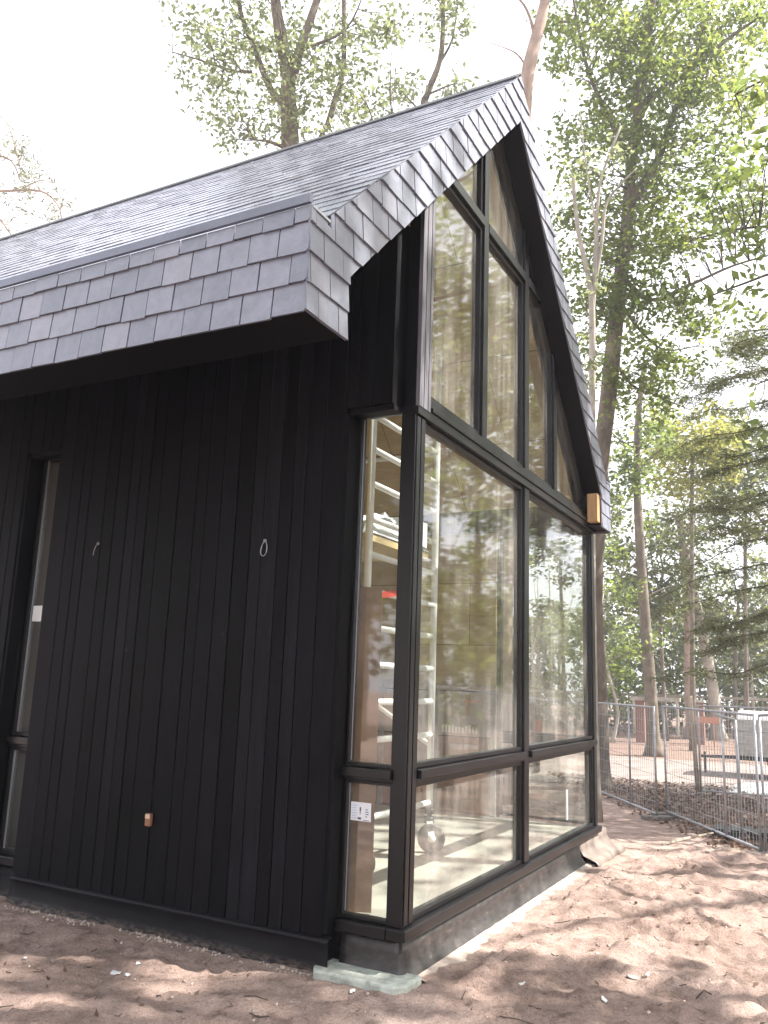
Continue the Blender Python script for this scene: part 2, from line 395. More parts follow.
# ------------------------------------------------------------------ world, sun, camera
w = bpy.data.worlds.new('World'); SC.world = w; w.use_nodes = True
nt = w.node_tree; nt.nodes.clear()
sky = nt.nodes.new('ShaderNodeTexSky'); sky.sky_type = 'NISHITA'; sky.sun_disc = False
sky.sun_elevation = math.asin(SUN.z); sky.sun_rotation = math.atan2(SUN.x, SUN.y)
sky.air_density = 1.0; sky.dust_density = 4.0; sky.ozone_density = 1.0
tc = nt.nodes.new('ShaderNodeTexCoord')
cn = nt.nodes.new('ShaderNodeTexNoise'); cn.inputs['Scale'].default_value = 1.6; cn.inputs['Detail'].default_value = 6
nt.links.new(tc.outputs['Generated'], cn.inputs['Vector'])
cr = nt.nodes.new('ShaderNodeValToRGB'); cr.color_ramp.elements[0].position = .25; cr.color_ramp.elements[0].color = (.55,.55,.55,1); cr.color_ramp.elements[1].position = .6; cr.color_ramp.elements[1].color = (.95,.95,.95,1)
nt.links.new(cn.outputs[0], cr.inputs[0])
mx = nt.nodes.new('ShaderNodeMix'); mx.data_type = 'RGBA'
nt.links.new(cr.outputs[0], mx.inputs[0]); nt.links.new(sky.outputs[0], mx.inputs[6]); mx.inputs[7].default_value = (6.6,6.7,7.1,1)   # thin bright cloud veil
bg = nt.nodes.new('ShaderNodeBackground'); bg.inputs[1].default_value = .11
nt.links.new(mx.outputs[2], bg.inputs[0])
wo = nt.nodes.new('ShaderNodeOutputWorld'); nt.links.new(bg.outputs[0], wo.inputs[0])
ld = bpy.data.lights.new('sun', 'SUN'); ld.energy = 5.0; ld.angle = math.radians(.6); ld.color = (1, .95, .88)
lo = bpy.data.objects.new('sun', ld); COL.objects.link(lo); lo.location = SUN*60
lo.rotation_euler = SUN.to_track_quat('Z', 'Y').to_euler()
cd = bpy.data.cameras.new('camera'); cam = bpy.data.objects.new('camera', cd); COL.objects.link(cam)
cam.matrix_world = Matrix(((RT.x, UP.x, -FW.x, CAM.x), (RT.y, UP.y, -FW.y, CAM.y), (RT.z, UP.z, -FW.z, CAM.z), (0,0,0,1)))
cd.sensor_fit = 'AUTO'; cd.sensor_width = 36; cd.lens = FPX*36/1024; cd.clip_end = 2000; cd.clip_start = .05
SC.camera = cam
SC.view_settings.view_transform = 'Standard'; SC.view_settings.look = 'None'
SC.view_settings.exposure = 1.65; SC.view_settings.gamma = 1.0; SC.view_settings.use_curve_mapping = False
SC.render.engine = 'CYCLES'
SC.cycles.max_bounces = 8; SC.cycles.transparent_max_bounces = 12; SC.cycles.caustics_reflective = False; SC.cycles.caustics_refractive = False
SC.cycles.sample_clamp_indirect = 6

# ------------------------------------------------------------------ ground
def mound(x, y):
    h = ground_h(x, y)
    if abs(x) < 30 and -20 < y < 30:
        k = 1.0
        if x < .25 and y > -.3: k = .12
        elif x < .8 or y < 0: k = .45+.3*min(1, max(0, x))
        h += k*(.085*(noise.noise(Vector((x*.55+3, y*.55, 1))))+.055*noise.noise(Vector((x*1.7, y*1.7, 4)))+.030*noise.noise(Vector((x*4.6, y*4.6, 9)))+.012*noise.noise(Vector((x*13, y*13, 2))))
        if abs(x) < 4 and -3 < y < 8:
            c = noise.noise(Vector((x*2.1, y*2.1, 17)))
            a_ = noise.noise(Vector((x*21, y*21, 5))); b_ = noise.noise(Vector((x*9, y*9, 12)))
            h += min(1, k+.3)*(.040*max(0, a_)*(.45+max(0, c)*1.8)+.036*abs(b_)-.011+.036*max(0, noise.noise(Vector((x*3.3+y*1.2, y*5.5, 31)))))
        if x > .3 and y > .2: h += .05*max(0, noise.noise(Vector((x*.9+y*.8, (y-x*.4)*2.6, 6))))
    return h
def axis_lin(fine0, fine1, step, lim0, lim1):
    a = list(np.arange(fine0, fine1+1e-6, step)); s = step; x = a[-1]
    while x < lim1: s *= 1.05 if s < 1.5 else 1.22; x += s; a.append(x)
    s = step; x = a[0]
    while x > lim0: s *= 1.05 if s < 1.5 else 1.22; x -= s; a.insert(0, x)
    return np.array(a)
gx = axis_lin(-3.0, 2.4, .024, -100, 100); gy = axis_lin(-1.8, 4.8, .024, -90, 110)
V = np.array([(x, y, mound(x, y)) for y in gy for x in gx])
nx, ny = len(gx), len(gy)
I = (np.arange(ny-1)[:, None]*nx+np.arange(nx-1)[None, :]).ravel()
F = np.stack([I, I+1, I+nx+1, I+nx], 1)
tag(fast_mesh('ground', V, F, M['ground'], smooth=True), kind='structure')
# pale track beyond the fence
m = MB(); pts = []
xs = np.linspace(-60, 60, 81)
for x in xs:
    a = 17.2+.35*math.sin(x*.6)+.3*math.sin(x*1.7)-x*.02; b = 27.5+.6*math.sin(x*.37)
    pts += [(x, a, -.79), (x, (a+b)/2, -.785), (x, b, -.79)]
m.add(pts, [f for i in range(80) for f in ((i*3, i*3+3, i*3+4, i*3+1), (i*3+1, i*3+4, i*3+5, i*3+2))], True)
tag(m.build('track', M['track']), kind='structure')

# ------------------------------------------------------------------ cabin
R_, WD, LEN = 1.347, 4.0, 8.0
cabin = empty('cabin', (0, 0, 0), 'black timber cabin with slate saddle roof and tall glazed gable', 'cabin')
def part(mb, name, mat, parent=cabin, bevel=0, label=None):
    o = mb.build(name, M[mat], parent, bevel)
    if label: o['label'] = label
    return o
def soff(y): return 5.668-abs(y-R_)*1.0055
def outer(y): return 6.052-abs(y-R_)*1.004
def mir(poly): return [(2*R_-y, z) for (y, z) in poly][::-1]
# structure of the roof (dark deck; its underside is the soffit)
m = MB()
yl, yi, yg = -1.362, -1.03, -1.21
for mm in (0, 1):
    P1 = [(yi, 3.276), (R_, 5.668), (R_, 6.045), (yi, outer(yi)-.006)]
    P2 = [(yg, 2.985), (yi, 2.985), (yi, outer(yi)-.006), (yg, outer(yg)-.006)]
    P3 = [(yl, 2.985), (yg, 2.985), (yg, 3.40), (yl, 3.40)]
    for P in (P1, P2, P3): m.prism(mir(P) if mm else P, 'x', -LEN-.3, .138)
part(m, 'roof_deck', 'boards_black')
def clip(poly, a, b, c):
    """keep a*y+b*z<=c"""
    out = []
    for i in range(len(poly)):
        p, q = poly[i], poly[(i+1) % len(poly)]
        dp, dq = a*p[0]+b*p[1]-c, a*q[0]+b*q[1]-c
        if dp <= 0: out.append(p)
        if dp*dq < 0:
            t = dp/(dp-dq); out.append((p[0]+(q[0]-p[0])*t, p[1]+(q[1]-p[1])*t))
    return out
def clip_convex(poly, cv):
    for i in range(len(cv)):
        p, q = cv[i], cv[(i+1) % len(cv)]
        a, b = q[1]-p[1], -(q[0]-p[0])        # ccw: inside is left
        poly = clip(poly, a, b, a*p[0]+b*p[1])
        if len(poly) < 3: return []
    return poly
# slates on the gable face of the rakes and eave boxes
EXPO = .1375
def rake(mm):
    m = MB()
    A = [(yi, 3.276), (R_, 5.668), (R_, 6.058), (yi, 3.668)]
    B = [(yg, 2.968), (yi, 2.968), (yi, 3.668), (yg, 3.487)]
    C = [(-1.372, 2.972), (yg, 2.968), (yg, 3.42), (-1.372, 3.45)]
    k = 0; z = 2.962
    while z < 6.1:
        off = (k % 2)*.085+random.uniform(-.012, .012); y = -1.6+off
        while y < R_+.2:
            wd = .168+random.uniform(-.01, .01)
            jz = random.uniform(-.004, .004); dx = random.uniform(-.0015, .0025)
            sl = [(y+.003, z+jz), (y+wd-.003, z+jz+random.uniform(-.0025, .0025)), (y+wd-.003, z+EXPO+.002), (y+.003, z+EXPO+.002)]
            for cv in (A, B, C):
                p = clip_convex(sl, cv)
                if len(p) < 3: continue
                ar = abs(sum(p[i][0]*p[(i+1) % len(p)][1]-p[(i+1) % len(p)][0]*p[i][1] for i in range(len(p))))/2
                if ar < 2e-5: continue
                def xf(q): return .1465+dx+.0105*(1-(q[1]-z)/EXPO)
                pm = [((2*R_-q[0]) if mm else q[0], q[1], xf(q)) for q in p]
                n = len(pm)
                vs = [(q[2], q[0], q[1]) for q in pm]+[(.1385, q[0], q[1]) for q in pm]
                m.add(vs, [tuple(range(n)), tuple(range(2*n-1, n-1, -1))]+[(i, i+n, (i+1) % n+n, (i+1) % n) for i in range(n)])
            y += wd
        z += EXPO; k += 1
    return part(m, 'rake_slates', 'slate')
rake(0); rake(1)
# slates on the eave fascias
def fascia(mm):
    m = MB(); k = 0; z = 2.962
    sgn = 1 if not mm else -1
    while z < 3.40:
        zt = min(z+EXPO+.002, 3.452)
        x = .152
        first = .168*(1 if k % 2 == 0 else .5)
        while x > -LEN-.3:
            wd = (first if x == .152 else .162)+random.uniform(-.008, .008)
            jz = random.uniform(-.004, .004); dy = random.uniform(-.002, .002)
            def Y(zz): 
                yy = -1.3655-dy-.0105*(1-(zz-z)/EXPO)
                return yy if not mm else 2*R_-yy
            yb = -1.3635 if not mm else 2*R_+1.3635
            x1, x0 = x-.003, x-wd+.003
            c = .012 if (x == .152) else .003       # worn lower corners
            prof = [(x0, z+jz+random.uniform(0, .003)), (x1-c, z+jz), (x1, z+jz+c), (x1, zt), (x0, zt)]
            n = len(prof)
            vs = [(a, Y(b), b) for a, b in prof]+[(a, yb, b) for a, b in prof]
            m.add(vs, [tuple(range(n)), tuple(range(2*n-1, n-1, -1))]+[(i, i+n, (i+1) % n+n, (i+1) % n) for i in range(n)])
            x -= wd
        z += EXPO; k += 1
    return part(m, 'fascia_slates', 'slate')
fascia(0); fascia(1)
# roof slates
def roof(mm):
    m = MB()
    dirv = Vector((0, 1, 1.004)).normalized(); nrm = Vector((0, -1.004, 1)).normalized()
    p0 = Vector((0, yg+.0, outer(yg))); total = (Vector((0, R_, outer(R_)))-p0).length
    k = 0; s = -.03; ex = .128
    while s < total-.02:
        x = .148-(.085 if k % 2 else 0)
        if k % 2:
            segs = [(.148, .063)]
        else: segs = []
        while x > -LEN-.3:
            wd = .168+random.uniform(-.007, .007); segs.append((x, x-wd)); x -= wd
        for (xa, xb) in segs:
            lo_ = .0065+random.uniform(-.001, .0025); hi_ = .001; ln = min(ex*1.55, total-s)
            js = random.uniform(-.004, .004)
            a = p0+dirv*(s+js); b = p0+dirv*(s+ln); t = .0050
            q = []
            for (pp, h) in ((a, lo_), (b, hi_)):
                for xx in (xa-.0018, xb+.0018):
                    for tt in (0, t):
                        P = pp+nrm*(h+tt-(.004 if False else 0)); yy = P.y if not mm else 2*R_-P.y
                        q.append((xx, yy, P.z))
            m.add(q, [(0,1,3,2),(4,6,7,5),(0,4,5,1),(2,3,7,6),(0,2,6,4),(1,5,7,3)])
        s += ex; k += 1
    return part(m, 'roof_slates', 'roof_slate')
roof(0); roof(1)
m = MB(); zr = outer(R_)
m.prism([(R_-.10, zr-.078), (R_, zr+.022), (R_+.10, zr-.078), (R_+.10, zr-.066), (R_, zr+.036), (R_-.10, zr-.066)], 'x', -LEN-.3, .15)
part(m, 'ridge_cap', 'dark_metal')
# gutters behind the fascias: front lip, back, open end
for mm in (0, 1):
    m = MB()
    def gb(x0, x1, y0, y1, z0, z1):
        if mm: y0, y1 = 2*R_-y1, 2*R_-y0
        m.box(x0, x1, y0, y1, z0, z1)
    gb(-LEN-.3, .150, -1.384, -1.366, 3.458, 3.500)
    gb(-LEN-.3, .148, -1.3655, -1.22, 3.405, 3.412)
    gb(.140, .152, -1.3655, -1.24, 3.425, 3.438)
    part(m, 'gutter', 'gutter')
    m = MB()
    gb(.1395, .1575, -1.3655, -1.225, 3.440, 3.452)
    part(m, 'gutter_end_trim', 'zinc_light')

# --- side wall: core and boards
WL, WR = -2.705, -.395
core = MB()
for (x0, x1) in ((WL, WR), (-LEN, -3.05)):
    core.box(x0+.004, x1-.004, -.082, .10, -.2, 4.16)
core.box(WR-.004, -.10, -.082, .10, 3.0, 4.16); core.box(-3.054, WL+.004, -.082, .10, 3.0, 4.16)
part(core, 'wall', 'boards_black')
bd = MB()
def boards(x0, x1, z0, z1f, y=-.110, t=.026):
    x = x1
    while x > x0+.02:
        wd = min(random.choice([.086, .100, .112, .118, .134, .148]), x-x0)
        if x-wd-x0 < .05: wd = x-x0
        j = random.uniform(-.002, .002); xm = x-wd/2
        zb = z0+random.uniform(0, .006)
        c = .004
        poly = [(x-wd+.003, y+t), (x-wd+.003, y+j+c), (x-wd+.003+c, y+j), (x-.003-c, y+j), (x-.003, y+j+c), (x-.003, y+t)]
        bd.prism(poly, 'z', zb, z1f(xm))
        x -= wd
boards(WL, WR, .175, lambda x: 4.17)
boards(WR+.004, -.088, 3.0, lambda x: 4.17)
boards(-3.05, WL-.004, 3.0, lambda x: 4.17)
boards(-LEN, -3.05, .175, lambda x: 4.17)
part(bd, 'wall_boards', 'boards')
for (a, b) in ((WR-.003, WR+.022), (WL-.022, WL+.003), (-3.053, -3.028)):
    m = MB(); m.box(a, b, -.100, -.002, .2, 2.97); part(m, 'reveal_board', 'boards_black')
for (a, b) in ((WR+.024, -.09), (-3.026, WL-.024)):
    m = MB(); m.box(a, b, -.094, -.002, 2.965, 2.995); part(m, 'lintel_board', 'boards_black')
# far and back wall
m = MB()
m.box(-LEN, -.94, 3.87, 3.99, -.6, 3.28); m.box(-LEN, -LEN+.1, .10, 3.87, -.2, 3.28)
m.prism([(.1, 3.28), (3.87, 3.10), (R_, 5.6), (.1, 4.38)], 'x', -LEN, -LEN+.1)
part(m, 'wall', 'boards_black')
# floor slab and plinth
m = MB(); m.box(-LEN+.1, -.075, .105, 3.865, .10, .25); part(m, 'floor', 'floor')
m = MB(); m.box(-LEN, -.045, .02, 3.97, -.7, .098); part(m, 'plinth', 'boards_black')
# interior lining
m = MB()
m.box(-6.0, -.94, 3.845, 3.868, 1.42, 3.06)
m.box(-6.03, -6.0, .12, 3.845, .25, 5.5)
m.box(-2.68, -.46, .102, .122, .25, 3.9); m.box(-6.0, -3.08, .102, .122, .25, 3.9)
part(m, 'plywood_lining', 'ply')
m = MB()
for mm in (0, 1):
    P = [(.11, soff(.11)-.055), (R_, 5.613), (R_, 5.590), (.11, soff(.11)-.078)]
    if mm: P = [(3.86, soff(3.86)-.055), (3.86, soff(3.86)-.078), (R_, 5.590), (R_, 5.613)]
    m.prism(P, 'x', -6.0, -.12)
part(m, 'ceiling', 'ply')
# lower part of the far wall: boards between steel studs
m = MB()
x = -.96
while x > -5.8:
    m.box(x-.575, x-.035, 3.842, 3.866, .27, .96); x -= .61
part(m, 'insulation_boards', 'board_brown')
m = MB(); m.box(-6.0, -.95, 3.846, 3.867, .975, 1.40); part(m, 'grey_lining', 'grey_board')
x = -.945
while x > -5.9:
    m = MB(); m.box(x-.03, x+.02, 3.815, 3.840, .25, 1.41); part(m, 'metal_stud', 'galv'); x -= .61
m = MB(); m.box(-6.0, -.92, 3.80, 3.841, 1.412, 1.47); part(m, 'wall_batten', 'wood_grey')
m = MB(); m.box(-3.3, -2.5, .22, .24, .25, 3.6); part(m, 'partition', 'partition')
# a printed strip on the lining: only blurred pale strokes can be seen
m = MB(); x = -1.12
for k in range(11):
    m.box(x-.022, x, 3.838, 3.8405, 1.0, 1.0+random.uniform(.05, .085)); x -= .036
part(m, 'printed_strip', 'white')

# --- glazing
def win(name_frame_boxes, pane_fn, label=None):
    f = MB()
    for b in name_frame_boxes: f.box(*b)
    w_ = f.build('window', M['frame'], cabin, .003)
    pane_fn(w_)
    if label: w_['label'] = label
    return w_
def pane_x(x, y0, y1, z0, z1):
    def g(parent):
        return fast_mesh('pane', np.array([(x,y0,z0),(x,y1,z0),(x,y1,z1),(x,y0,z1)]), np.array([[0,1,2,3]]), M['glass'], parent)
    return g
def pane_y(y, x0, x1, z0, z1):
    def g(parent):
        return fast_mesh('pane', np.array([(x0,y,z0),(x1,y,z0),(x1,y,z1),(x0,y,z1)]), np.array([[0,1,2,3]]), M['glass'], parent)
    return g
def frame_x(y0, y1, z0, z1, t=.028, xa=-.075, xb=-.014):
    return [(xa, xb, y0, y0+t, z0, z1), (xa, xb, y1-t, y1, z0, z1), (xa, xb, y0+t, y1-t, z0, z0+t), (xa, xb, y0+t, y1-t, z1-t, z1)]
def frame_y(x0, x1, z0, z1, t=.024, ya=.012, yb=.072):
    return [(x0, x0+t, ya, yb, z0, z1), (x1-t, x1, ya, yb, z0, z1), (x0+t, x1-t, ya, yb, z0, z0+t), (x0+t, x1-t, ya, yb, z1-t, z1)]
GL = [(.132, 1.905, .262, .952), (.132, 1.905, 1.022, 2.955), (2.005, 3.915, .262, .952), (2.005, 3.915, 1.022, 2.955)]
gwins = []
for (y0, y1, z0, z1) in GL:
    gwins.append(win(frame_x(y0, y1, z0, z1), pane_x(-.045, y0+.02, y1-.02, z0+.02, z1-.02)))
# corner windows beside the left and the far post, narrow window further along
cw_low = win(frame_y(WR+.024, -.077, .262, .952, t=.018), pane_y(.040, WR+.03, -.085, .27, .945))
cw_up = win(frame_y(WR+.024, -.077, 1.022, 2.999, t=.018), pane_y(.040, WR+.03, -.085, 1.03, 2.99))
win(frame_y(-3.026, WL-.024, .262, .952), pane_y(.040, -3.01, WL-.04, .28, .94))
nw = win(frame_y(-3.026, WL-.024, 1.022, 2.999), pane_y(.040, -3.01, WL-.04, 1.04, 2.95))
win(frame_y(-.938, -.077, .262, .952, ya=3.928, yb=3.985), pane_y(3.96, -.92, -.09, .28, .94))
win(frame_y(-.938, -.077, 1.022, 2.962, ya=3.928, yb=3.985), pane_y(3.96, -.92, -.09, 1.04, 2.95))
# pale sealant strips around the corner glass
m = MB(); m.box(WR+.0425, WR+.0465, .0365, .0395, .29, .93); m.box(WR+.0425, WR+.0465, .0365, .0395, 1.05, 2.97)
part(m, 'glazing_bead', 'zinc_light')
m = MB(); m.box(-3.000, -2.992, .030, .0385, .29, .94); m.box(-3.000, -2.992, .030, .0385, 1.05, 2.97); part(m, 'glazing_bead', 'zinc_light')
# posts, rails, sills, beam
def one(name, boxes, mat='frame', bev=.003):
    m = MB()
    for b in boxes: m.box(*b)
    return part(m, name, mat, bevel=bev)
one('corner_post', [(-.075, 0, 0, .13, .262, 2.955)])
one('corner_post', [(-.075, 0, 3.915, 4.0, .262, 2.955)])
one('post_trim', [(.0002, .007, .012, .055, .27, 2.95), (.0002, .007, .068, .118, .27, 2.95)], bev=.002)
one('mullion', [(-.08, .004, 1.905, 2.005, .262, 2.955)])
for (y0, y1) in ((.131, 1.9045), (2.0055, 3.9145)):
    one('rail', [(-.078, .030, y0, y1, .972, 1.018), (-.078, .002, y0, y1, .953, .9715)])
one('rail', [(WR+.024, -.077, -.028, .075, .972, 1.018), (WR+.024, -.077, 0, .075, .953, .9715)])
one('rail', [(-3.026, WL-.024, -.028, .075, .972, 1.018), (-3.026, WL-.024, 0, .075, .953, .9715)])
one('rail', [(-.938, -.077, 3.92, 4.0, .954, 1.02)])
one('sill', [(-.075, .034, -.03, 4.012, .205, .260)], bev=.006)
one('sill', [(WR+.024, -.0755, -.034, .08, .205, .260)], bev=.006)
one('sill', [(-3.026, WL-.024, -.034, .08, .205, .260)], bev=.006)
one('beam', [(-.08, .018, -.004, 4.0, 2.957, 3.012), (-.08, .030, .168, 3.93, 3.0125, 3.040), (-.08, .006, .168, 3.92, 3.0405, 3.100)])
# upper post with cladding boards on its gable face
m = MB(); m.prism([(-.075, 0.0), (-.075, .168), (-.0005, .168), (-.0005, 0.0)], 'z', 3.013, 4.2); part(m, 'upper_corner_post', 'boards_black')
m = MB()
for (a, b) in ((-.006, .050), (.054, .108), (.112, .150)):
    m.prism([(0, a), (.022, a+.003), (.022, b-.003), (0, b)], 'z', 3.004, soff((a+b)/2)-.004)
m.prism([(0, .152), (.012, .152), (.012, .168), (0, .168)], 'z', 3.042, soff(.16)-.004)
part(m, 'corner_cladding', 'glint_boards')
# upper mullions
for (yc, hw) in ((1.052, .042), (1.951, .045), (2.720, .040)):
    m = MB(); m.prism([(yc-hw, 3.101), (yc+hw, 3.101), (yc+hw, soff(yc+hw)-.004), (yc-hw, soff(yc-hw)-.004)], 'x', -.08, .004); part(m, 'mullion', 'frame')
# upper transom in three lengths
TZ0, TZ1 = 4.645, 4.715
for (y0, y1) in ((.40, 1.009), (1.095, 1.905), (1.997, 2.30)):
    one('transom', [(-.078, .010, y0, y1, TZ0, TZ1)])
def shard(poly, label=None):
    """window of any convex outline in the gable plane: mitred frame and pane"""
    c = (sum(p[0] for p in poly)/len(poly), sum(p[1] for p in poly)/len(poly))
    t = .030; n = len(poly)
    inn = list(poly)
    ccw = sum(poly[i][0]*poly[(i+1) % n][1]-poly[(i+1) % n][0]*poly[i][1] for i in range(n)) > 0
    if not ccw: inn = inn[::-1]
    P = inn; cv = []
    lines = []
    for i in range(n):
        p, q = P[i], P[(i+1) % n]; a, b = q[1]-p[1], -(q[0]-p[0]); l = math.hypot(a, b); a, b = a/l, b/l
        lines.append((a, b, a*p[0]+b*p[1]-t))
    Q = []
    for i in range(n):
        a1, b1, c1 = lines[i-1]; a2, b2, c2 = lines[i]; de = a1*b2-a2*b1
        Q.append(((c1*b2-c2*b1)/de, (a1*c2-a2*c1)/de))
    f = MB()
    for i in range(n):
        j = (i+1) % n; f.prism([P[i], P[j], Q[j], Q[i]], 'x', -.072, -.014)
    w_ = f.build('window', M['frame'], cabin)
    o = MB(); o.add([(-.045, y, z) for y, z in [((P[i][0]+Q[i][0])/2, (P[i][1]+Q[i][1])/2) for i in range(n)]], [tuple(range(n))])
    o.build('pane', M['glass'], w_)
def sl(y): return soff(y)-.006
shard([(.170, 3.102), (1.009, 3.102), (1.009, TZ0-.002), (.342, TZ0-.002), (.170, sl(.170))])
shard([(1.095, 3.102), (1.905, 3.102), (1.905, TZ0-.002), (1.095, TZ0-.002)])
shard([(1.997, 3.102), (2.679, 3.102), (2.679, sl(2.679)), (2.365, TZ0-.002), (1.997, TZ0-.002)])
shard([(2.761, 3.102), (3.885, 3.102), (2.761, sl(2.761))])
shard([(.41, TZ1+.002), (1.009, TZ1+.002), (1.009, sl(1.009))])
shard([(1.095, TZ1+.002), (1.905, TZ1+.002), (1.905, sl(1.905)), (R_, sl(R_)), (1.095, sl(1.095))])
shard([(1.997, TZ1+.002), (2.285, TZ1+.002), (1.997, sl(1.997))])
# exposed timber at the inner side of the right eave box
m = MB(); m.box(.035, .130, 3.63, 3.728, 3.005, 3.272); part(m, 'beam_end', 'pine', bevel=.004)

# --- membranes at the foot of the walls
def strip(name, mat, along, a0, a1, prof, wob=.012, step=.06):
    """profile (out, z) swept along x (facing -y) or along y (facing +x)"""
    m = MB(); n = int(abs(a1-a0)/step)+1; K = len(prof); vs = []
    for i in range(n+1):
        a = a0+(a1-a0)*i/n
        for k, (o, z) in enumerate(prof):
            wv = wob*noise.noise(Vector((a*2.3, z*6, 3.3+len(name))))*(k/(K-1)) + .4*wob*noise.noise(Vector((a*8, k, 1)))*(k/(K-1))
            oo = o+wv
            vs.append((a, -oo, z) if along == 'x' else (oo, a, z))
    fs = [(i*K+k, (i+1)*K+k, (i+1)*K+k+1, i*K+k+1) for i in range(n) for k in range(K-1)]
    m.add(vs, fs, True); o = part(m, name, mat)
    so = o.modifiers.new('thick', 'SOLIDIFY'); so.thickness = .004; so.offset = -1
    return o
def wrap_corner():
    prof = [(-.03,.206),(.004,.19),(.008,.14),(.018,.09),(.045,.05),(.085,.022),(.105,.0)]
    path = []
    n = 8
    for i in range(n): path.append((Vector((WR+.05+(-.01-WR-.05)*i/n, 0, 0)), Vector((0,-1,0)), .55))
    for k in range(9):
        a = math.radians(-90+90*k/8); path.append((Vector((-.01+.008*k/8, .008*k/8, 0)), Vector((math.cos(a), math.sin(a), 0)), .55+.1*k/8))
    n = 60
    for i in range(1, n+1): path.append((Vector((-.002, .01+3.34*i/n, 0)), Vector((1,0,0)), min(1, .65+.35*i/12)))
    m = MB(); vs = []; K = len(prof)
    for i, (p, nr, f) in enumerate(path):
        for k, (o, z) in enumerate(prof):
            a = p.y-p.x
            oo = o*(f if o > .01 else 1)+(.022*noise.noise(Vector((a*2.1, z*6, 8)))+.006*noise.noise(Vector((a*8, k, 1))))*(k/(K-1))
            q = p+nr*oo; vs.append((q.x, q.y, z+(.004*noise.noise(Vector((a*5, k*2, 3))) if k > 1 else 0)))
    m.add(vs, [(i*K+k, (i+1)*K+k, (i+1)*K+k+1, i*K+k+1) for i in range(len(path)-1) for k in range(K-1)], True)
    o = part(m, 'base_membrane', 'dusty'); so = o.modifiers.new('thick', 'SOLIDIFY'); so.thickness = .004; so.offset = -1
strip('base_membrane', 'membrane', 'x', WL-.01, WR+.045, [(.080,.186),(.118,.180),(.130,.168),(.122,.157),(.116,.15),(.119,.11),(.126,.06),(.138,.01),(.15,-.03)], .034)
strip('base_membrane', 'membrane', 'x', -LEN, -3.04, [(.080,.186),(.118,.180),(.130,.168),(.122,.157),(.116,.15),(.119,.11),(.126,.06),(.138,.01),(.15,-.03)], .014)
wrap_corner()
strip('base_membrane', 'membrane', 'x', -3.03, WL-.02, [(-.03,.206),(.004,.19),(.008,.15),(.02,.10),(.045,.055),(.06,-.02)], .02)
strip('base_membrane', 'flap', 'y', 3.36, 4.32, [(-.03,.206),(.004,.19),(.010,.14),(.035,.095),(.085,.075),(.14,.055),(.165,.01)], .04)
# foundation edge peeping out at the corner
m = MB(); m.prism([(-.43, -.12), (-.39, -.185), (.05, -.180), (.10, -.12), (.10, .05), (-.43, .05)], 'z', -.1, .054)
part(m, 'foundation', 'concrete', bevel=.012)
m = MB()
ys = np.linspace(.05, 3.4, 60); vs = []
for i, y in enumerate(ys):
    a = .06; b = .125+.10*noise.noise(Vector((0, y*2.6, 2)))+.06*noise.noise(Vector((5, y*15, 2)))
    vs += [(a, y, .040), (b, y, .028+.020*noise.noise(Vector((y*5, 1, 1)))), (b, y, -.01)]
m.add(vs, [f for i in range(59) for f in ((i*3, i*3+3, i*3+4, i*3+1), (i*3+1, i*3+4, i*3+5, i*3+2))])
part(m, 'foundation_edge', 'edge_dust')
# pale mortar crumbs along the foot of the side membrane
m = MB()
for i in range(900):
    x = random.uniform(-3.3, -.42)
    if noise.noise(Vector((x*3.1, 8, 2)))+.5*noise.noise(Vector((x*11, 3, 2))) < random.uniform(-.45, .55): continue
    o = .152+abs(random.gauss(0, .030))+.03*max(0, noise.noise(Vector((x*4, 1, 1)))); sz = random.choice([.003, .004, .005, .006, .008, .012])
    c = Vector((x, -o, mound(x, -o)+sz*.35)); a = Vector((random.gauss(0,1), random.gauss(0,1), random.gauss(0,1))).normalized(); b = a.orthogonal().normalized(); e = a.cross(b)
    m.add([c+q*sz*random.uniform(.7, 1.3) for q in (a, -a, b*.8, -b*.8, e*.6, -e*.6)], [(0,2,4),(2,1,4),(1,3,4),(3,0,4),(2,0,5),(1,2,5),(3,1,5),(0,3,5)])
tag(m.build('mortar_crumbs', M['edge_dust']), 'pale mortar crumbs along the foot of the black wall', 'crumbs', kind='stuff')

# --- small things on the wall
def wall_hook(x, z, label, ring):
    h = empty('wire_hook', (x, -.112, z), label, 'wire hook', 'wire hooks on the board wall')
    m = MB(); m.lathe((x, -.108, z+.03), (0, -1, 0), [(0, .0), (0, .012), (.008, .010), (.012, 0)], 12); m.build('fixing', M['wire'], h)
    m = MB()
    if ring:
        pts = [(x+.004+.026*math.sin(t)*(.8+.2*math.cos(t)), -.122-.006*math.cos(t), z-.018-.045*math.cos(t)) for t in np.linspace(-2.8, 2.8, 22)]
        m.tube(pts, .003, 6)
    else:
        m.tube([(x, -.118, z+.03), (x-.008, -.122, z+.012), (x-.022, -.120, z-.016), (x-.030, -.118, z-.05)], .0026, 6)
    m.build('wire_loop', M['wire'], h)
wall_hook(-2.256, 2.269, 'short bent wire hanging loose on the black boards, left of the other hook', False)
wall_hook(-.906, 2.225, 'round wire loop hanging on the black boards nearer the corner window', True)
ob = empty('outlet_box', (-1.613, -.112, .633), 'small copper coloured box fixed low on the black board wall', 'outlet box')
m = MB(); m.box(-1.622, -1.582, -.136, -.112, .597, .667); m.build('box', M['copper'], ob, .004)
m = MB(); m.box(-1.619, -1.585, -.1385, -.1365, .640, .664); m.build('front_plate', M['copper_top'], ob)
for (x, z, lab) in ((-1.913, 1.608, 'dark'), (-1.159, 1.706, 'dark')):
    m = MB(); m.lathe((x, -.1115, z), (0, -1, 0), [(0, 0), (0, .013), (.0022, .012), (.0024, 0)], 10)
    part(m, 'cable_hole', 'hole')
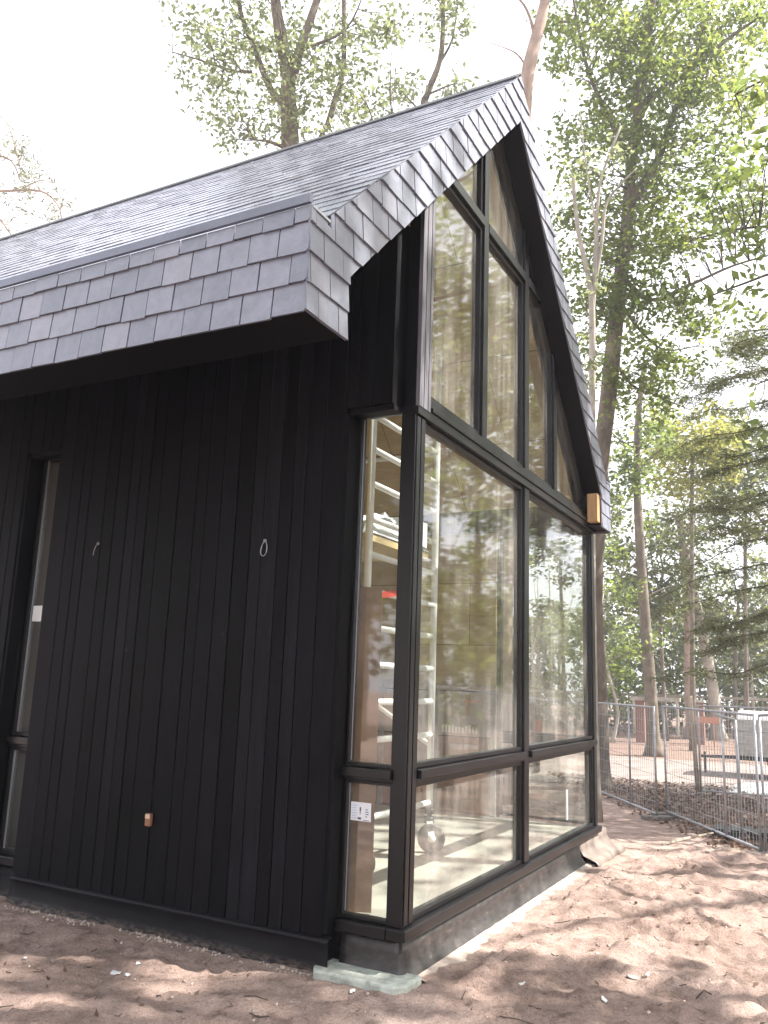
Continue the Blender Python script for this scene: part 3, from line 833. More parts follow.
# stickers on the panes
def sticker(parent, x0, x1, z0, z1, y, marks=True):
    m = MB(); m.box(x0, x1, y-.0015, y, z0, z1); s = m.build('sticker', M['white'], parent)
    return s
p_low = cw_low.children[0]; p_up = cw_up.children[0]
m = MB(); x0, x1, z0, z1 = -.338, -.216, .742, .836
m.box(x0, x1, .036, .0385, z0, z1); st = m.build('sticker', M['white'], cw_low); st['label'] = 'white printed label'
m = MB()
m.box(-.284, -.276, .0345, .0358, .790, .812); m.box(-.282, -.278, .0345, .0358, .776, .788); m.box(-.294, -.274, .0345, .0358, .750, .760)
for k in range(4): m.box(-.248, -.248+random.uniform(.008, .02), .0345, .0358, .764+k*.012, .768+k*.012)
m.box(-.260, -.224, .0345, .0358, .7455, .7485)
m.build('sticker_print', M['ink'], cw_low)
m = MB(); 
for k in range(6): m.box(-.330, -.330+random.uniform(.02, .036), .0345, .0358, .752+k*.013, .757+k*.013)
m.build('sticker_print', M['palebl'], cw_low)
m = MB(); m.box(-.0435, -.040, .19, .27, 2.235, 2.375); m.build('sticker', M['white'], gwins[1])
m = MB(); m.box(-.0435, -.040, 3.12, 3.165, .40, .64); m.build('sticker', M['white'], gwins[2])
m = MB(); m.box(-2.985, -2.90, .036, .0385, 1.80, 1.91); m.build('sticker', M['white'], nw)

# --- inside the cabin: scaffold tower and a strip of plywood
CAX = Vector((.55, -.83, .05)).normalized()
X1, X2, Y1, Y2 = -.74, -2.45, .84, 1.92
tw = empty('scaffold_tower', ((X1+X2)/2, (Y1+Y2)/2, .25), 'rolling aluminium scaffold tower standing inside behind the corner glass', 'scaffold tower')
for X in (X1, X2):
    m = MB()
    m.tube([(X, Y1, .52), (X, Y1, 4.15)], .026, 12); m.tube([(X, Y2, .52), (X, Y2, 4.15)], .026, 12)
    z = .60
    while z < 3.4:
        m.tube([(X, Y1, z), (X, Y2, z)], .022, 10); z += .245
    for z in (3.55, 4.0): m.tube([(X, Y1, z), (X, Y2, z)], .021, 10)
    m.build('end_frame', M['alu'], tw)
    for Y in (Y1, Y2):
        m = MB(); m.tube([(X, Y, .40), (X, Y, .54)], .019, 10); m.tube([(X, Y, .455), (X, Y, .50)], .036, 12); m.tube([(X, Y, .52), (X, Y, .56)], .033, 12); cf = m.build('castor', M['dark_metal'], tw)
        m = MB(); m.lathe((X+.03, Y-.02, .353), CAX, [(-.024, 0), (-.024, .088), (-.018, .102), (.018, .102), (.024, .088), (.024, 0)], 26); m.build('wheel', M['caster'], cf)
        m = MB(); q_ = Vector((X+.03, Y-.02, .353))+CAX*.030; m.bar(Vector((X, Y, .47))+CAX*.030, q_, .045, .010, CAX); m.lathe(q_, CAX, [(-.004, 0), (-.004, .03), (.006, .028), (.006, 0)], 12); m.build('fork', M['alu'], cf)
for Y in (Y1-.03, Y2+.03):
    for (za, zb) in ((1.0, 2.0), (3.3, 3.3)):
        m = MB(); m.tube([(X1, Y, za), (X2, Y, zb)], .018, 8); m.build('brace', M['alu'], tw)
m = MB(); m.bar((X1, Y1+.15, 2.05), (X1, Y1+.40, 2.09), .045, .045); m.build('brace_clip', M['red'], tw)
m = MB(); m.box(X2+.03, X1-.03, Y1+.06, Y2-.06, 2.42, 2.47); m.build('platform', M['ply'], tw)
# crumpled sheet on the platform
m = MB(); n = 14; vs = []
for i in range(n+1):
    for j in range(n+1):
        a, b = i/n, j/n
        e = min(a, 1-a, b, 1-b)
        vs.append((X1-.02-a*.62, Y1+.08+b*1.0, 2.475+(.24*min(1, e*5)*(0.6+.8*abs(noise.noise(Vector((a*4, b*5, 3)))))+.05*noise.noise(Vector((a*17, b*17, 8))) if e > 0 else 0)))
m.add(vs, [(i*(n+1)+j, i*(n+1)+j+1, (i+1)*(n+1)+j+1, (i+1)*(n+1)+j) for i in range(n) for j in range(n)])
tag(m.build('plastic_sheet', M['plastic_sheet']), 'crumpled clear plastic sheeting heaped on the scaffold platform', 'plastic sheet')
m = MB(); m.obox((-.335, .155, 1.13), (.062, .03, 0), (-.004, .008, 0), (0, 0, .87))
ps = tag(m.build('plywood_strip', M['board_brown']), 'brown board strip standing upright on the floor behind the corner window', 'board strip')
m = MB(); m.obox((-1.15, 3.775, 1.31), (.09, 0, 0), (0, .012, 0), (0, 0, .012)); m.obox((-1.20, 3.775, 1.28), (.012, 0, 0), (0, .014, 0), (0, 0, .10))
tag(m.build('clamp', M['orange']), 'orange clamp hooked on the metal studs inside the cabin', 'clamp')

# ------------------------------------------------------------------ fence
def fence_panel(p0, p1, label, h=2.0, mid=.62, group='mesh panels of the site fence', first=None):
    p0, p1 = Vector((p0[0], p0[1], p0[2])), Vector((p1[0], p1[1], p1[2]))
    root = empty('fence_panel', p0, label, 'fence panel', group)
    d = p1-p0; L = d.length; u = d.normalized(); z = Vector((0, 0, 1))
    m = MB(); r = .021
    m.tube([p0, p0+z*h, ], r, 8); m.tube([p1, p1+z*h], r, 8)
    m.tube([p0+z*(h-.02), p1+z*(h-.02)], r, 8); m.tube([p0+z*.10, p1+z*.10], r, 8)
    m.build('frame', M['galv'], root)
    m = MB(); m.tube([p0+d*mid+z*.10, p0+d*mid+z*(h-.02)], r*1.05, 8); m.build('middle_post', M['galv'], root)
    V = []; F = []
    def wire(a, b, t):
        s1 = u*t; s2 = Vector((-u.y, u.x, 0))*t
        if (b-a).normalized().z < .5: s1 = z*t
        base = len(V)
        for q in (a, b):
            for (i, j) in ((-1,-1), (1,-1), (1,1), (-1,1)): V.append(tuple(q+s1*i+s2*j))
        for k in range(4): F.append((base+k, base+(k+1) % 4, base+4+(k+1) % 4, base+4+k))
    n = int(L/.105)
    for i in range(1, n): wire(p0+d*(i/n)+z*.10, p0+d*(i/n)+z*(h-.02), .0028)
    k = .30
    while k < h-.05: wire(p0+z*k, p1+z*k, .0030); k += .24
    fast_mesh('mesh', np.array(V), np.array(F), M['galv'], root)
    for q in (p0, p1):
        m = MB(); s2 = Vector((-u.y, u.x, 0)); m.obox(q+z*.02, u*.09, s2*.27, z*.055); m.build('foot', M['foot'], root, .02)
    return root
gz = -.80
fence_panel((-2.84, 15.35, gz), (-1.006, 12.37, gz), 'galvanised mesh fence panel running behind the right cabin post')
fence_panel((-.897, 12.758, gz+.02), (.90, 9.76, gz), 'galvanised mesh fence panel in front of the leaf strewn bank, with a thick middle post', mid=.695)
fence_panel((.98, 9.62, gz), (2.78, 6.62, gz+.25), 'galvanised mesh fence panel at the right edge, next after the one with the thick post')
fence_panel((2.86, 6.5, gz+.28), (5.9, 4.75, gz+.5), 'galvanised mesh fence panel nearest the cabin front, out to the right')
fence_panel((-.86, 16.98, gz), (2.60, 17.35, gz), 'galvanised mesh fence panel set further back, standing between wooden post and trailer')
fence_panel((2.66, 17.36, gz), (6.1, 17.7, gz), 'galvanised mesh fence panel furthest right in the back row')
# posts and rails near the fence
m = MB(); a, b = Vector((-.92, 17.0, gz-.1)), Vector((-1.02, 17.0, 1.40))
m.tube([a, a.lerp(b, .5), b], [.05, .048, .045], 10)
tag(m.build('wooden_post', M['wood_grey']), 'weathered round wooden post at the end of the further fence panel', 'post')
a = at(743, 840, 13.2); b = at(735, 720, 13.2); a.z = gz-.05
m = MB(); m.tube([a, b], .026, 8); m.tube([b, at(716, 714, 13.4)], .02, 8)
tag(m.build('steel_stake', M['galv']), 'leaning steel stake with a bent top beside the thick fence post', 'stake')
# ground clutter by the fence
a = at(672, 826, 12.0); b = at(728, 848, 10.9); a.z = ground_h(a.x, a.y)+.03; b.z = ground_h(b.x, b.y)+.04
m = MB(); m.bar(a, b, .17, .02); tag(m.build('metal_strip', M['galv']), 'flat grey metal strip lying on the sand along the fence foot', 'metal strip')
a = at(715, 843, 11.0); b = at(741, 856, 10.3); a.z = ground_h(a.x, a.y)+.07; b.z = ground_h(b.x, b.y)+.07
m = MB(); m.tube([a, a.lerp(b, .5)+Vector((0,0,.01)), b], [.045, .05, .04], 9); tag(m.build('log', M['wood_grey']), 'short brown log lying at the end of the metal strip', 'log')
a = at(662, 826, 11.9); b = at(712, 811, 13.4); a.z = ground_h(a.x, a.y)+.05; b.z = ground_h(b.x, b.y)+.10
m = MB(); m.tube([a, a.lerp(b, .4)+Vector((.02,0,.02)), b], [.02, .022, .014], 8); tag(m.build('stick', M['wood_grey']), 'thin stick lying crosswise behind the mesh fence', 'stick')
# tarpaulin heap
def tarp(c, lx, ly, hz, label):
    m = MB(); n = 22; vs = []
    for i in range(n+1):
        for j in range(n+1):
            a, b = i/n*2-1, j/n*2-1
            e = max(0, 1-max(abs(a), abs(b))**2.2)
            wob = noise.noise(Vector((a*2.2, b*2.2, 4)))
            vs.append((c[0]+a*lx*(1+.12*noise.noise(Vector((b*3, 0, 7)))), c[1]+b*ly*(1+.12*noise.noise(Vector((0, a*3, 7)))), c[2]+hz*e*(.7+.5*wob)+.02+.02*noise.noise(Vector((a*8, b*8, 1)))))
    m.add(vs, [(i*(n+1)+j, i*(n+1)+j+1, (i+1)*(n+1)+j+1, (i+1)*(n+1)+j) for i in range(n) for j in range(n)], True)
    o = m.build('tarpaulin', M['tarp']); return tag(o, label, 'tarpaulin')
tarp((.95, 18.9, gz), 1.35, .95, .26, 'white tarpaulin spread over a low heap behind the fence, beside the trailer')
c = at(742, 822, 13.6); c.z = gz
m = MB(); m.obox(c+Vector((0,0,.07)), (.45,.05,0), (-.03,.3,0), (0,0,.05))
for k in range(4): m.obox(c+Vector((-.33+.22*k,-.02+.025*k,.135)), (.06,.007,0), (-.03,.3,0), (0,0,.012))
tag(m.build('pallet', M['dark_metal']), 'dark slatted pallet lying in the litter beyond the fence', 'pallet')

# dry leaves lying about on the sand
pts = []
while len(pts) < 420:
    x = random.uniform(-3, 3); y = random.uniform(-2.2, 7)
    if x < .3 and y > -.3: continue
    pts.append((x, y, mound(x, y)+random.uniform(.003, .012)))
DRY = pts
# trailer
tr = empty('trailer', (1.55, 22.9, gz), 'grey plank sided cargo trailer under a white cover beyond the fence', 'trailer')
x0, x1, y0, y1 = -.52, 3.6, 22.1, 23.7
m = MB()
for k in range(3): m.box(x0, x1, y0, y0+.04, -.20+k*.33, .12+k*.33)
m.box(x0, x0+.04, y0+.041, y1, -.20, .78); m.box(x1-.04, x1, y0+.041, y1, -.20, .78); m.box(x0, x1, y1+.001, y1+.04, -.20, .78)
m.build('side_boards', M['trailer_side'], tr)
m = MB(); m.box(x0+.042, x1-.042, y0+.042, y1-.002, -.26, -.205); m.box(x0-.03, x1+.03, y0-.02, y0+.10, -.32, -.262); m.box(x0-.03, x1+.03, y1-.1, y1, -.32, -.262); m.build('chassis', M['dark_metal'], tr)
m = MB(); m.prism([(y0-.01, .785), (y0+.06, .92), ((y0+y1)/2, 1.02), (y1-.06, .92), (y1+.05, .785)], 'x', x0-.01, x1+.01); m.build('cover', M['tarp'], tr)
for xc in (.85, 1.75):
    for yc in (y0+.02, y1-.2):
        m = MB(); m.lathe((xc, yc+.09, gz+.31), (0,1,0), [(-.09, .16), (-.095, .27), (-.07, .31), (.07, .31), (.095, .27), (.09, .16)], 22); wh = m.build('wheel', M['rubber'], tr)
        m = MB(); m.lathe((xc, yc+.09, gz+.31), (0,1,0), [(-.075, 0), (-.07, .10), (-.085, .17), (.08, .17), (.08, 0)], 18); m.build('rim', M['galv'], wh)
m = MB(); m.bar((x0, 22.6, -.30), (x0-1.1, 22.9, -.33), .07, .07); m.bar((x0, 23.2, -.30), (x0-1.1, 22.9, -.33), .07, .07); m.tube([(x0-1.0, 22.9, gz), (x0-1.0, 22.9, -.2)], .03, 8); m.build('drawbar', M['dark_metal'], tr)
m = MB(); m.bar((.3, y0+.0, -.28), (.3, y0-.05, gz+.12), .05, .05); m.box(.2, .42, y0-.05, y0-.01, -.42, -.30); m.build('support_leg', M['dark_metal'], tr)

# van seen through the glass
vn = empty('van', (-6.4, 14.4, gz), 'dark blue van parked behind the cabin, seen through the glass', 'van')
def vpt(a, b, z): # a along length, b across
    u = Vector((-.93, .37, 0)); q = Vector((-.37, -.93, 0)); return Vector((-4.75, 13.55, gz))+u*a+q*b+Vector((0,0,z))
m = MB(); prof = [(0,.35),(0.02,1.1),(.12,1.95),(.3,2.12),(3.1,2.12),(3.9,1.35),(4.7,1.15),(4.8,.6),(4.75,.35)]
n = len(prof); vs = [vpt(a, -.0, z) for a, z in prof]+[vpt(a, -1.85, z) for a, z in prof]
m.add(vs, [tuple(range(n)), tuple(range(2*n-1, n-1, -1))]+[(i, i+n, (i+1) % n+n, (i+1) % n) for i in range(n)]); m.build('body', M['van_paint'], vn, .05)
m = MB(); m.add([vpt(.045-.03, -.2, 1.2), vpt(.045-.03, -1.65, 1.2), vpt(.105-.03, -1.6, 1.85), vpt(.105-.03, -.25, 1.85)], [(0,1,2,3)]); m.add([vpt(.5, .012, 1.25), vpt(3.2, .012, 1.25), vpt(2.9, .012, 1.9), vpt(.5, .012, 1.9)], [(0,1,2,3)])
m.add([vpt(3.15, -.15, 2.10), vpt(3.15, -1.7, 2.10), vpt(3.92, -1.75, 1.37), vpt(3.92, -.1, 1.37)], [(0,1,2,3)]); m.build('windows', M['van_glass'], vn)
for b in (-.02, -1.70):
    m = MB(); m.obox(vpt(.03, b-.06, 1.25), (.05,-.02,0), (.03,.075,0), (0,0,.28)); m.build('tail_light', M['red'], vn)
for a in (.9, 3.9):
    for b in (.0, -1.85):
        m = MB(); ax = vpt(0,1,0)-vpt(0,0,0); m.lathe(vpt(a, b, .33), ax, [(-.11, 0), (-.11, .28), (-.08, .33), (.08, .33), (.11, .28), (.11, 0)], 20); wl = m.build('wheel', M['rubber'], vn)
        m = MB(); m.lathe(vpt(a, b, .33), ax, [(-.115, 0), (-.113, .19), (.113, .19), (.115, 0)], 16); m.build('rim', M['galv'], wl)
m = MB(); m.obox(vpt(-.01, -.92, .62), (.01,-.004,0), (.10,.24,0), (0,0,.06)); m.build('number_plate', M['white'], vn)

# far fence with wooden top rail, brick piers and a gate
ff = empty('boundary_fence', (-9, 44, -.7), 'long mesh boundary fence with a pale top rail in front of the wood', 'fence')
def fp(t): return Vector((-24+t*46, 44.5-t*6, -.72))
m = MB(); m.bar(fp(0)+Vector((0,0,2.0)), fp(1)+Vector((0,0,2.0)), .10, .11); m.build('top_rail', M['bark_pale'], ff)
V = []; F = []
def quadbar(a, b, t):
    base = len(V); d = (b-a).normalized(); s1 = d.cross(Vector((0,1,.02))).normalized()*t
    V.extend([tuple(a-s1), tuple(a+s1), tuple(b+s1), tuple(b-s1), tuple(a-s1+Vector((0,.012,0))), tuple(a+s1+Vector((0,.012,0))), tuple(b+s1+Vector((0,.012,0))), tuple(b-s1+Vector((0,.012,0)))])
    F.extend([(base,base+1,base+2,base+3),(base+7,base+6,base+5,base+4),(base,base+4,base+5,base+1),(base+3,base+2,base+6,base+7),(base,base+3,base+7,base+4),(base+1,base+5,base+6,base+2)])
for i in range(0, 231): quadbar(fp(i/230)+Vector((0,0,.1)), fp(i/230)+Vector((0,0,1.96)), .010)
for k in range(7): quadbar(fp(0)+Vector((0,0,.2+k*.29)), fp(1)+Vector((0,0,.2+k*.29)), .010)
fast_mesh('mesh', np.array(V), np.array(F), M['wood_grey'], ff)
for i in range(24):
    m = MB(); q = fp(i/23); m.tube([q+Vector((0,-.08,-.2)), q+Vector((0,-.08,2.05))], .055, 8); m.build('post', M['wood_grey'], ff)
for (u_, lab) in ((641, 'slim red brick pier left of the leafy young trunk, by the far fence'), (700, 'slim red brick pier between the leaning trunks and the trailer, by the far fence')):
    c = at(u_, 725, 38); c.z = -.8
    pr = empty('brick_pier', c, lab, 'pier', 'brick piers by the far fence')
    m = MB(); m.box(c.x-.2, c.x+.2, c.y-.2, c.y+.2, -.9, 1.05); m.build('shaft', M['brick'], pr)
    m = MB(); m.box(c.x-.26, c.x+.26, c.y-.26, c.y+.26, 1.051, 1.13); m.build('cap', M['concrete'], pr)
c = at(706, 720, 37); m = MB(); m.obox(c, (.55,-.07,0), (.0,.015,0), (0,0,.14)); m.obox(c+Vector((-.3,0.04,-.6)), (.03,0,0), (0,.02,0), (0,0,.75)); m.obox(c+Vector((.3,0,-.6)), (.03,0,0), (0,.02,0), (0,0,.75))
tag(m.build('barrier_board', M['orange']), 'faded orange red board on two legs in front of the far fence', 'barrier')
c = at(655, 699, 37.6); m = MB(); m.obox(c, (1.1,-.13,0), (.01,.05,0), (0,0,.09)); 
for s in (-1, 1): m.obox(c+Vector((s*.95,-s*.11,-.8)), (.05,0,0), (0,.05,0), (0,0,.75))
tag(m.build('beam_frame', M['bark_pale']), 'pale wooden beam laid across two posts behind the leafy young trunk', 'beam')

# ------------------------------------------------------------------ vegetation
def leaf_arrays(C, rad, n, size, flat=.7, rng=RNG, droop=.35, slim=.55, up=.6):
    """n leaves about each centre; returns (V,F)"""
    C = np.asarray(C, float); k = len(C)
    if k == 0: return np.zeros((0,3)), np.zeros((0,4), int)
    rad = np.broadcast_to(np.asarray(rad, float), (k,))
    P = np.repeat(C, n, 0); r = np.repeat(rad, n)
    d = rng.normal(size=(k*n, 3)); d /= np.linalg.norm(d, axis=1)[:, None]
    rr = r*rng.random(k*n)**.45
    P = P+d*rr[:, None]*np.array([1, 1, flat])
    return leaves_at(P, size, rng, droop, slim, up)
def leaves_at(P, size, rng=RNG, droop=.35, slim=.55, up=.6):
    n = len(P)
    ax = rng.normal(size=(n, 3)); ax[:, 2] = ax[:, 2]*.5-droop; ax /= np.linalg.norm(ax, axis=1)[:, None]
    nr = rng.normal(size=(n, 3)); nr[:, 2] += up*2
    sd = np.cross(ax, nr); sd /= (np.linalg.norm(sd, axis=1)[:, None]+1e-9); nn = np.cross(sd, ax)
    s = size*(.65+.7*rng.random(n))[:, None]
    a = P-ax*s*.5; b = P+ax*s*.5
    w = s*slim*.5
    l = P-ax*s*.06-sd*w+nn*s*.10; r = P-ax*s*.06+sd*w+nn*s*.10
    V = np.stack([a, r, b, l], 1).reshape(-1, 3)
    F = np.arange(4*n).reshape(-1, 4)
    return V, F
def wiggle(p, q, k, amt, rng=random):
    p, q = Vector(p), Vector(q); L = (q-p).length; out = [p]
    for i in range(1, k):
        out.append(p.lerp(q, i/k)+Vector((rng.uniform(-1,1), rng.uniform(-1,1), rng.uniform(-.6,1)))*amt*L)
    return out+[q]
def smooth_poly(pts, k=3):
    pts = [Vector(p) for p in pts]; out = []
    for i in range(len(pts)-1):
        p0, p1, p2, p3 = pts[max(i-1,0)], pts[i], pts[i+1], pts[min(i+2, len(pts)-1)]
        for j in range(k):
            t = j/k
            out.append(.5*((2*p1)+(p2-p0)*t+(2*p0-5*p1+4*p2-p3)*t*t+(3*p1-p0-3*p2+p3)*t**3))
    return out+[pts[-1]]
def region_px(regs, leaf_px, per=34, jig=1.0):
    """regs: (u, v, ru, rv, depth, spread, cover) -> clump centres in the world"""
    out = []
    for (u, v, ru, rv, d, sp, cov) in regs:
        n = max(1, int(1.85*cov*math.pi*ru*rv/leaf_px/per))
        for _ in range(n):
            a = random.uniform(0, 2*math.pi); r = math.sqrt(random.random())
            out.append(at(u+ru*r*math.cos(a), v+rv*r*math.sin(a), d+random.uniform(-sp, sp)))
    return out
def tree(name, label, cat, trunk, limbs, clumps, leafmat, barkmat, leaf=.12, per=34, crad=.45, group=None, slim=.55, droop=.35, flat=.7, twig=.012, keep=None):
    """trunk, limbs: (points, r0, r1)"""
    tp, tr0, tr1 = trunk
    tp = smooth_poly(tp, 4)
    root = empty(name, tp[0], label, cat, group)
    def tub(pts, r0, r1, n, flare=False):
        k = len(pts)
        rs = [r0+(r1-r0)*(i/(k-1))**.9 for i in range(k)]
        for i in range(1, k-1): rs[i] *= 1+.10*noise.noise(Vector((i*1.3, r0*50, 2)))
        if flare: rs[0] *= 1.55; rs[1] *= 1.12
        m = MB(); m.tube(pts, rs, n); return m
    m = tub(tp, tr0, tr1, 12, True)
    skel = [(p, 0, tr0+(tr1-tr0)*i/len(tp)) for i, p in enumerate(tp) if i > len(tp)*.25]
    lm = []
    for j, (lp, r0, r1) in enumerate(limbs):
        lp = smooth_poly(lp, 4); lm.append(tub(lp, r0, r1, 8))
        skel += [(p, j+1, r0+(r1-r0)*i/len(lp)) for i, p in enumerate(lp)]
    mbs = [m]+lm
    if len(clumps):
        S = np.array([tuple(s[0]) for s in skel])
        for c in clumps:
            d = S-np.array(c); d2 = (d**2).sum(1)+np.where(d[:, 2] > 0, d[:, 2]**2*1.5, 0)   # twigs prefer to rise
            i = int(np.argmin(d2)); p, j, rr = skel[i]
            L = (Vector(c)-p).length
            if L > .15:
                w_ = smooth_poly(wiggle(p, c, 3, .07), 2)
                r0 = min(rr*.6, twig*(.7+L*.35))
                mbs[j].tube(w_, [r0+(.004-r0)*k/(len(w_)-1) for k in range(len(w_))], 5, False)
    mbs[0].build('trunk', M[barkmat], root)
    for mb in mbs[1:]: mb.build('limb', M[barkmat], root)
    if len(clumps):
        cr_ = np.array([tuple(c) for c in clumps])
        V, F = leaf_arrays(cr_, crad*(.6+.8*RNG.random(len(cr_))), per, leaf, flat, RNG, droop, slim)
        if keep is not None:
            c4 = V.reshape(-1, 4, 3).mean(1); k = keep(c4)
            V = V.reshape(-1, 4, 3)[k].reshape(-1, 3); F = np.arange(len(V)).reshape(-1, 4)
        fast_mesh('crown', V, F, M[leafmat], root)
    return root
def base(u, d, z=-.8):
    p = at(u, 700, d); return Vector((p.x, p.y, z))
def px(pts, d): return [at(u, v, d+(q[0] if q else 0)) for (u, v, *q) in pts]

# big tree right of the gable
D = 19.4
tree('broadleaf_tree', 'big broadleaf tree with thick grey trunk rising just right of the gable', 'tree',
     ([Vector((-3.02, 16.3, -.85))]+px([(597,700),(593,600),(599,480),(609,390),(618,300),(626,235),(629,200),(633,150),(645,60),(655,-40),(660,-200),(660,-330)], D), .27, .05),
     [(px([(629,205),(645,180),(660,155),(672,118),(695,60),(720,-20)], D), .12, .03),
      (px([(640,85),(645,57),(620,50),(592,25),(560,22)], D), .07, .02),
      (px([(640,105),(690,70),(740,30),(790,0)], D), .08, .02),
      (px([(632,160),(605,110),(585,60),(570,-20)], D), .08, .02),
      (px([(622,275),(650,300,-.6),(690,285,-1),(735,265,-1.4),(790,250,-1.5)], D), .06, .015),
      (px([(619,300),(640,330,.5),(665,350,.6),(700,345,1)], D), .05, .012),
      (px([(614,360),(632,385),(655,395),(690,410)], D), .045, .01),
      (px([(650,0),(690,-60),(740,-120)], D), .09, .02), (px([(652,-60),(610,-130),(560,-180)], D), .09, .02)],
     region_px([(600,45,55,50,D,1.6,1.2), (665,50,55,60,D,1.8,1.7), (705,120,50,55,D,1.6,1.0), (600,140,45,45,D,1.5,1.0), (645,130,35,45,D,1.4,1.4), (655,220,42,50,D,1.5,1.35),
                (590,250,32,75,D,1.4,1.2), (655,320,40,45,D,1.4,1.2), (690,300,40,26,D,1.2,.55), (640,390,38,36,D,1.3,1.1), (742,60,32,60,D,1.5,.8), (725,200,45,40,D-1,1,.9), (700,240,40,30,D-1,1,.8), (745,330,30,30,D-1,1,.5),
                (600,340,22,55,D,1.3,1.2), (690,365,45,14,D-1,.8,.6), (650,-90,110,70,D,2.2,.8), (560,20,22,20,D,1,.9), (735,15,40,25,D,1.2,1.0), (630,270,28,40,D,1.1,1.2)], 9.5),
     'leaf_mid', 'bark', leaf=.142, crad=.5)
# nearer overhanging branch of large leaves, coming in from the right
D = 10.5
tree('overhanging_tree', 'broadleaf tree standing out to the right, only its large leaved branches reach in', 'tree',
     ([base(1180, D), at(1175,500,D), at(1170,250,D), at(1160,0,D), at(1150,-150,D)], .16, .06),
     [(px([(1170,150),(1000,190),(850,215),(800,225),(745,228),(690,240)], D), .05, .008), (px([(1172,280),(1000,300),(840,285),(790,270),(740,285),(700,300)], D), .045, .008),
      (px([(1165,50),(1000,60),(840,80),(780,75),(735,95)], D), .05, .01), (px([(1174,430),(1000,420),(840,390),(790,375),(755,385)], D), .04, .008)],
     region_px([(740,190,35,18,D,.5,.9), (735,245,40,18,D,.5,.8), (745,300,30,16,D,.4,.65), (690,290,18,12,D,.3,.5), (755,150,22,20,D,.5,.8), (755,395,20,12,D,.4,.6), (752,95,25,22,D,.5,.7)], 42, per=12),
     'leaf_mid', 'bark_dark', leaf=.165, per=12, crad=.30, slim=.46, droop=.6)
# bare grey forked stems
D = 15.2
tree('forked_tree', 'slender pale forked tree with bare stems beside the roof edge', 'tree',
     ([base(594, D), at(592,600,D), at(592,420,D), at(592,310,D), at(588,275,D), at(578,230,D), at(573,178,D)], .085, .03),
     [(px([(592,315),(596,250),(597,215),(602,175),(621,126)], D), .05, .018), (px([(594,290),(602,240),(606,205),(620,185),(637,168)], D), .04, .012), (px([(597,230),(590,190),(584,150),(580,110)], D), .022, .007)],
     region_px([(572,190,16,30,D,.5,.5), (600,150,24,26,D,.6,.5), (585,300,14,40,D,.5,.5), (583,370,12,30,D,.5,.7)], 16),
     'leaf_pale', 'bark_pale', leaf=.12, crad=.35)
# pink barked pine behind the apex
D = 17.0
tree('pine_tree', 'tall pine with smooth pinkish bark rising behind the roof apex', 'tree',
     ([base(500, D), at(508,400,D), at(520,200,D), at(526,90,D), at(533,50,D), at(544,5,D), at(556,-80,D), at(560,-220,D)], .21, .07),
     [(px([(532,60),(533,30),(524,5),(508,-10)], D), .045, .015), (px([(528,70),(518,55),(505,48),(482,40)], D), .025, .006), (px([(556,-80),(600,-130),(640,-150)], D), .06, .02), (px([(555,-60),(510,-110),(470,-120)], D), .06, .02)],
     region_px([(530,-160,110,40,D,1.6,.9), (560,-80,30,20,D,1,.3)], 10), 'leaf_pine', 'bark_red', leaf=.14, crad=.4, slim=.18)
# tree behind the roof, upper left
D = 16.5
tree('broadleaf_tree', 'pale leaved broadleaf tree with forked trunk rising behind the middle of the roof', 'tree',
     ([base(292, D), at(292,400,D), at(291,200,D), at(290,140,D), at(288,95,D), at(286,65,D), at(278,20,D), at(272,-40,D), at(270,-150,D)], .25, .07),
     [(px([(289,85),(300,50),(312,15),(325,-30),(330,-100)], D), .12, .04), (px([(288,108),(270,88),(255,50),(240,10),(232,-40)], D), .085, .03),
      (px([(289,160),(310,155,.2),(326,128,.3),(335,100,.4),(343,70,.5),(344,20,.5),(343,-30,.5)], D), .075, .045), (px([(252,72),(230,70),(200,60),(172,52)], D), .035, .01),
      (px([(290,150),(270,142),(255,140)], D), .05, .015), (px([(291,170),(340,150),(375,128),(392,118)], D), .05, .015), (px([(300,50),(345,30),(365,-10)], D), .04, .01)],
     region_px([(240,30,55,45,D,1.5,.85), (205,85,35,35,D,1.2,.5), (250,115,45,30,D,1.3,.85), (315,110,40,32,D,1.3,1.0), (330,50,40,45,D,1.4,1.0), (375,40,22,45,D,1.2,.8), (365,100,30,32,D,1.2,.9), (240,145,22,16,D,1,.7), (270,60,35,40,D,1.2,.9), (190,20,28,25,D,1,.4), (290,-60,110,40,D,2,.9), (180,60,20,25,D,1,.25)], 12.5),
     'leaf_pale', 'bark', leaf=.118, crad=.42)
D = 20
tree('slender_tree', 'slender dark stemmed tree behind the roof, left of the apex', 'tree',
     ([base(424, D), at(425,300,D), at(424,120,D), at(427,95,D), at(440,60,D), at(443,20,D), at(442,-40,D)], .12, .04),
     [(px([(427,95),(450,85),(462,84)], D), .03, .008), (px([(438,65),(452,40),(458,0)], D), .04, .012), (px([(424,115),(405,95),(395,80)], D), .03, .008)],
     region_px([(440,92,40,18,D,1,.75), (455,20,26,28,D,1,.55), (410,100,22,20,D,1,.7), (425,30,16,25,D,1,.4), (475,90,18,10,D,.8,.4), (440,-40,50,30,D,1.2,.6)], 8),
     'leaf_pale', 'bark', leaf=.135, crad=.42)
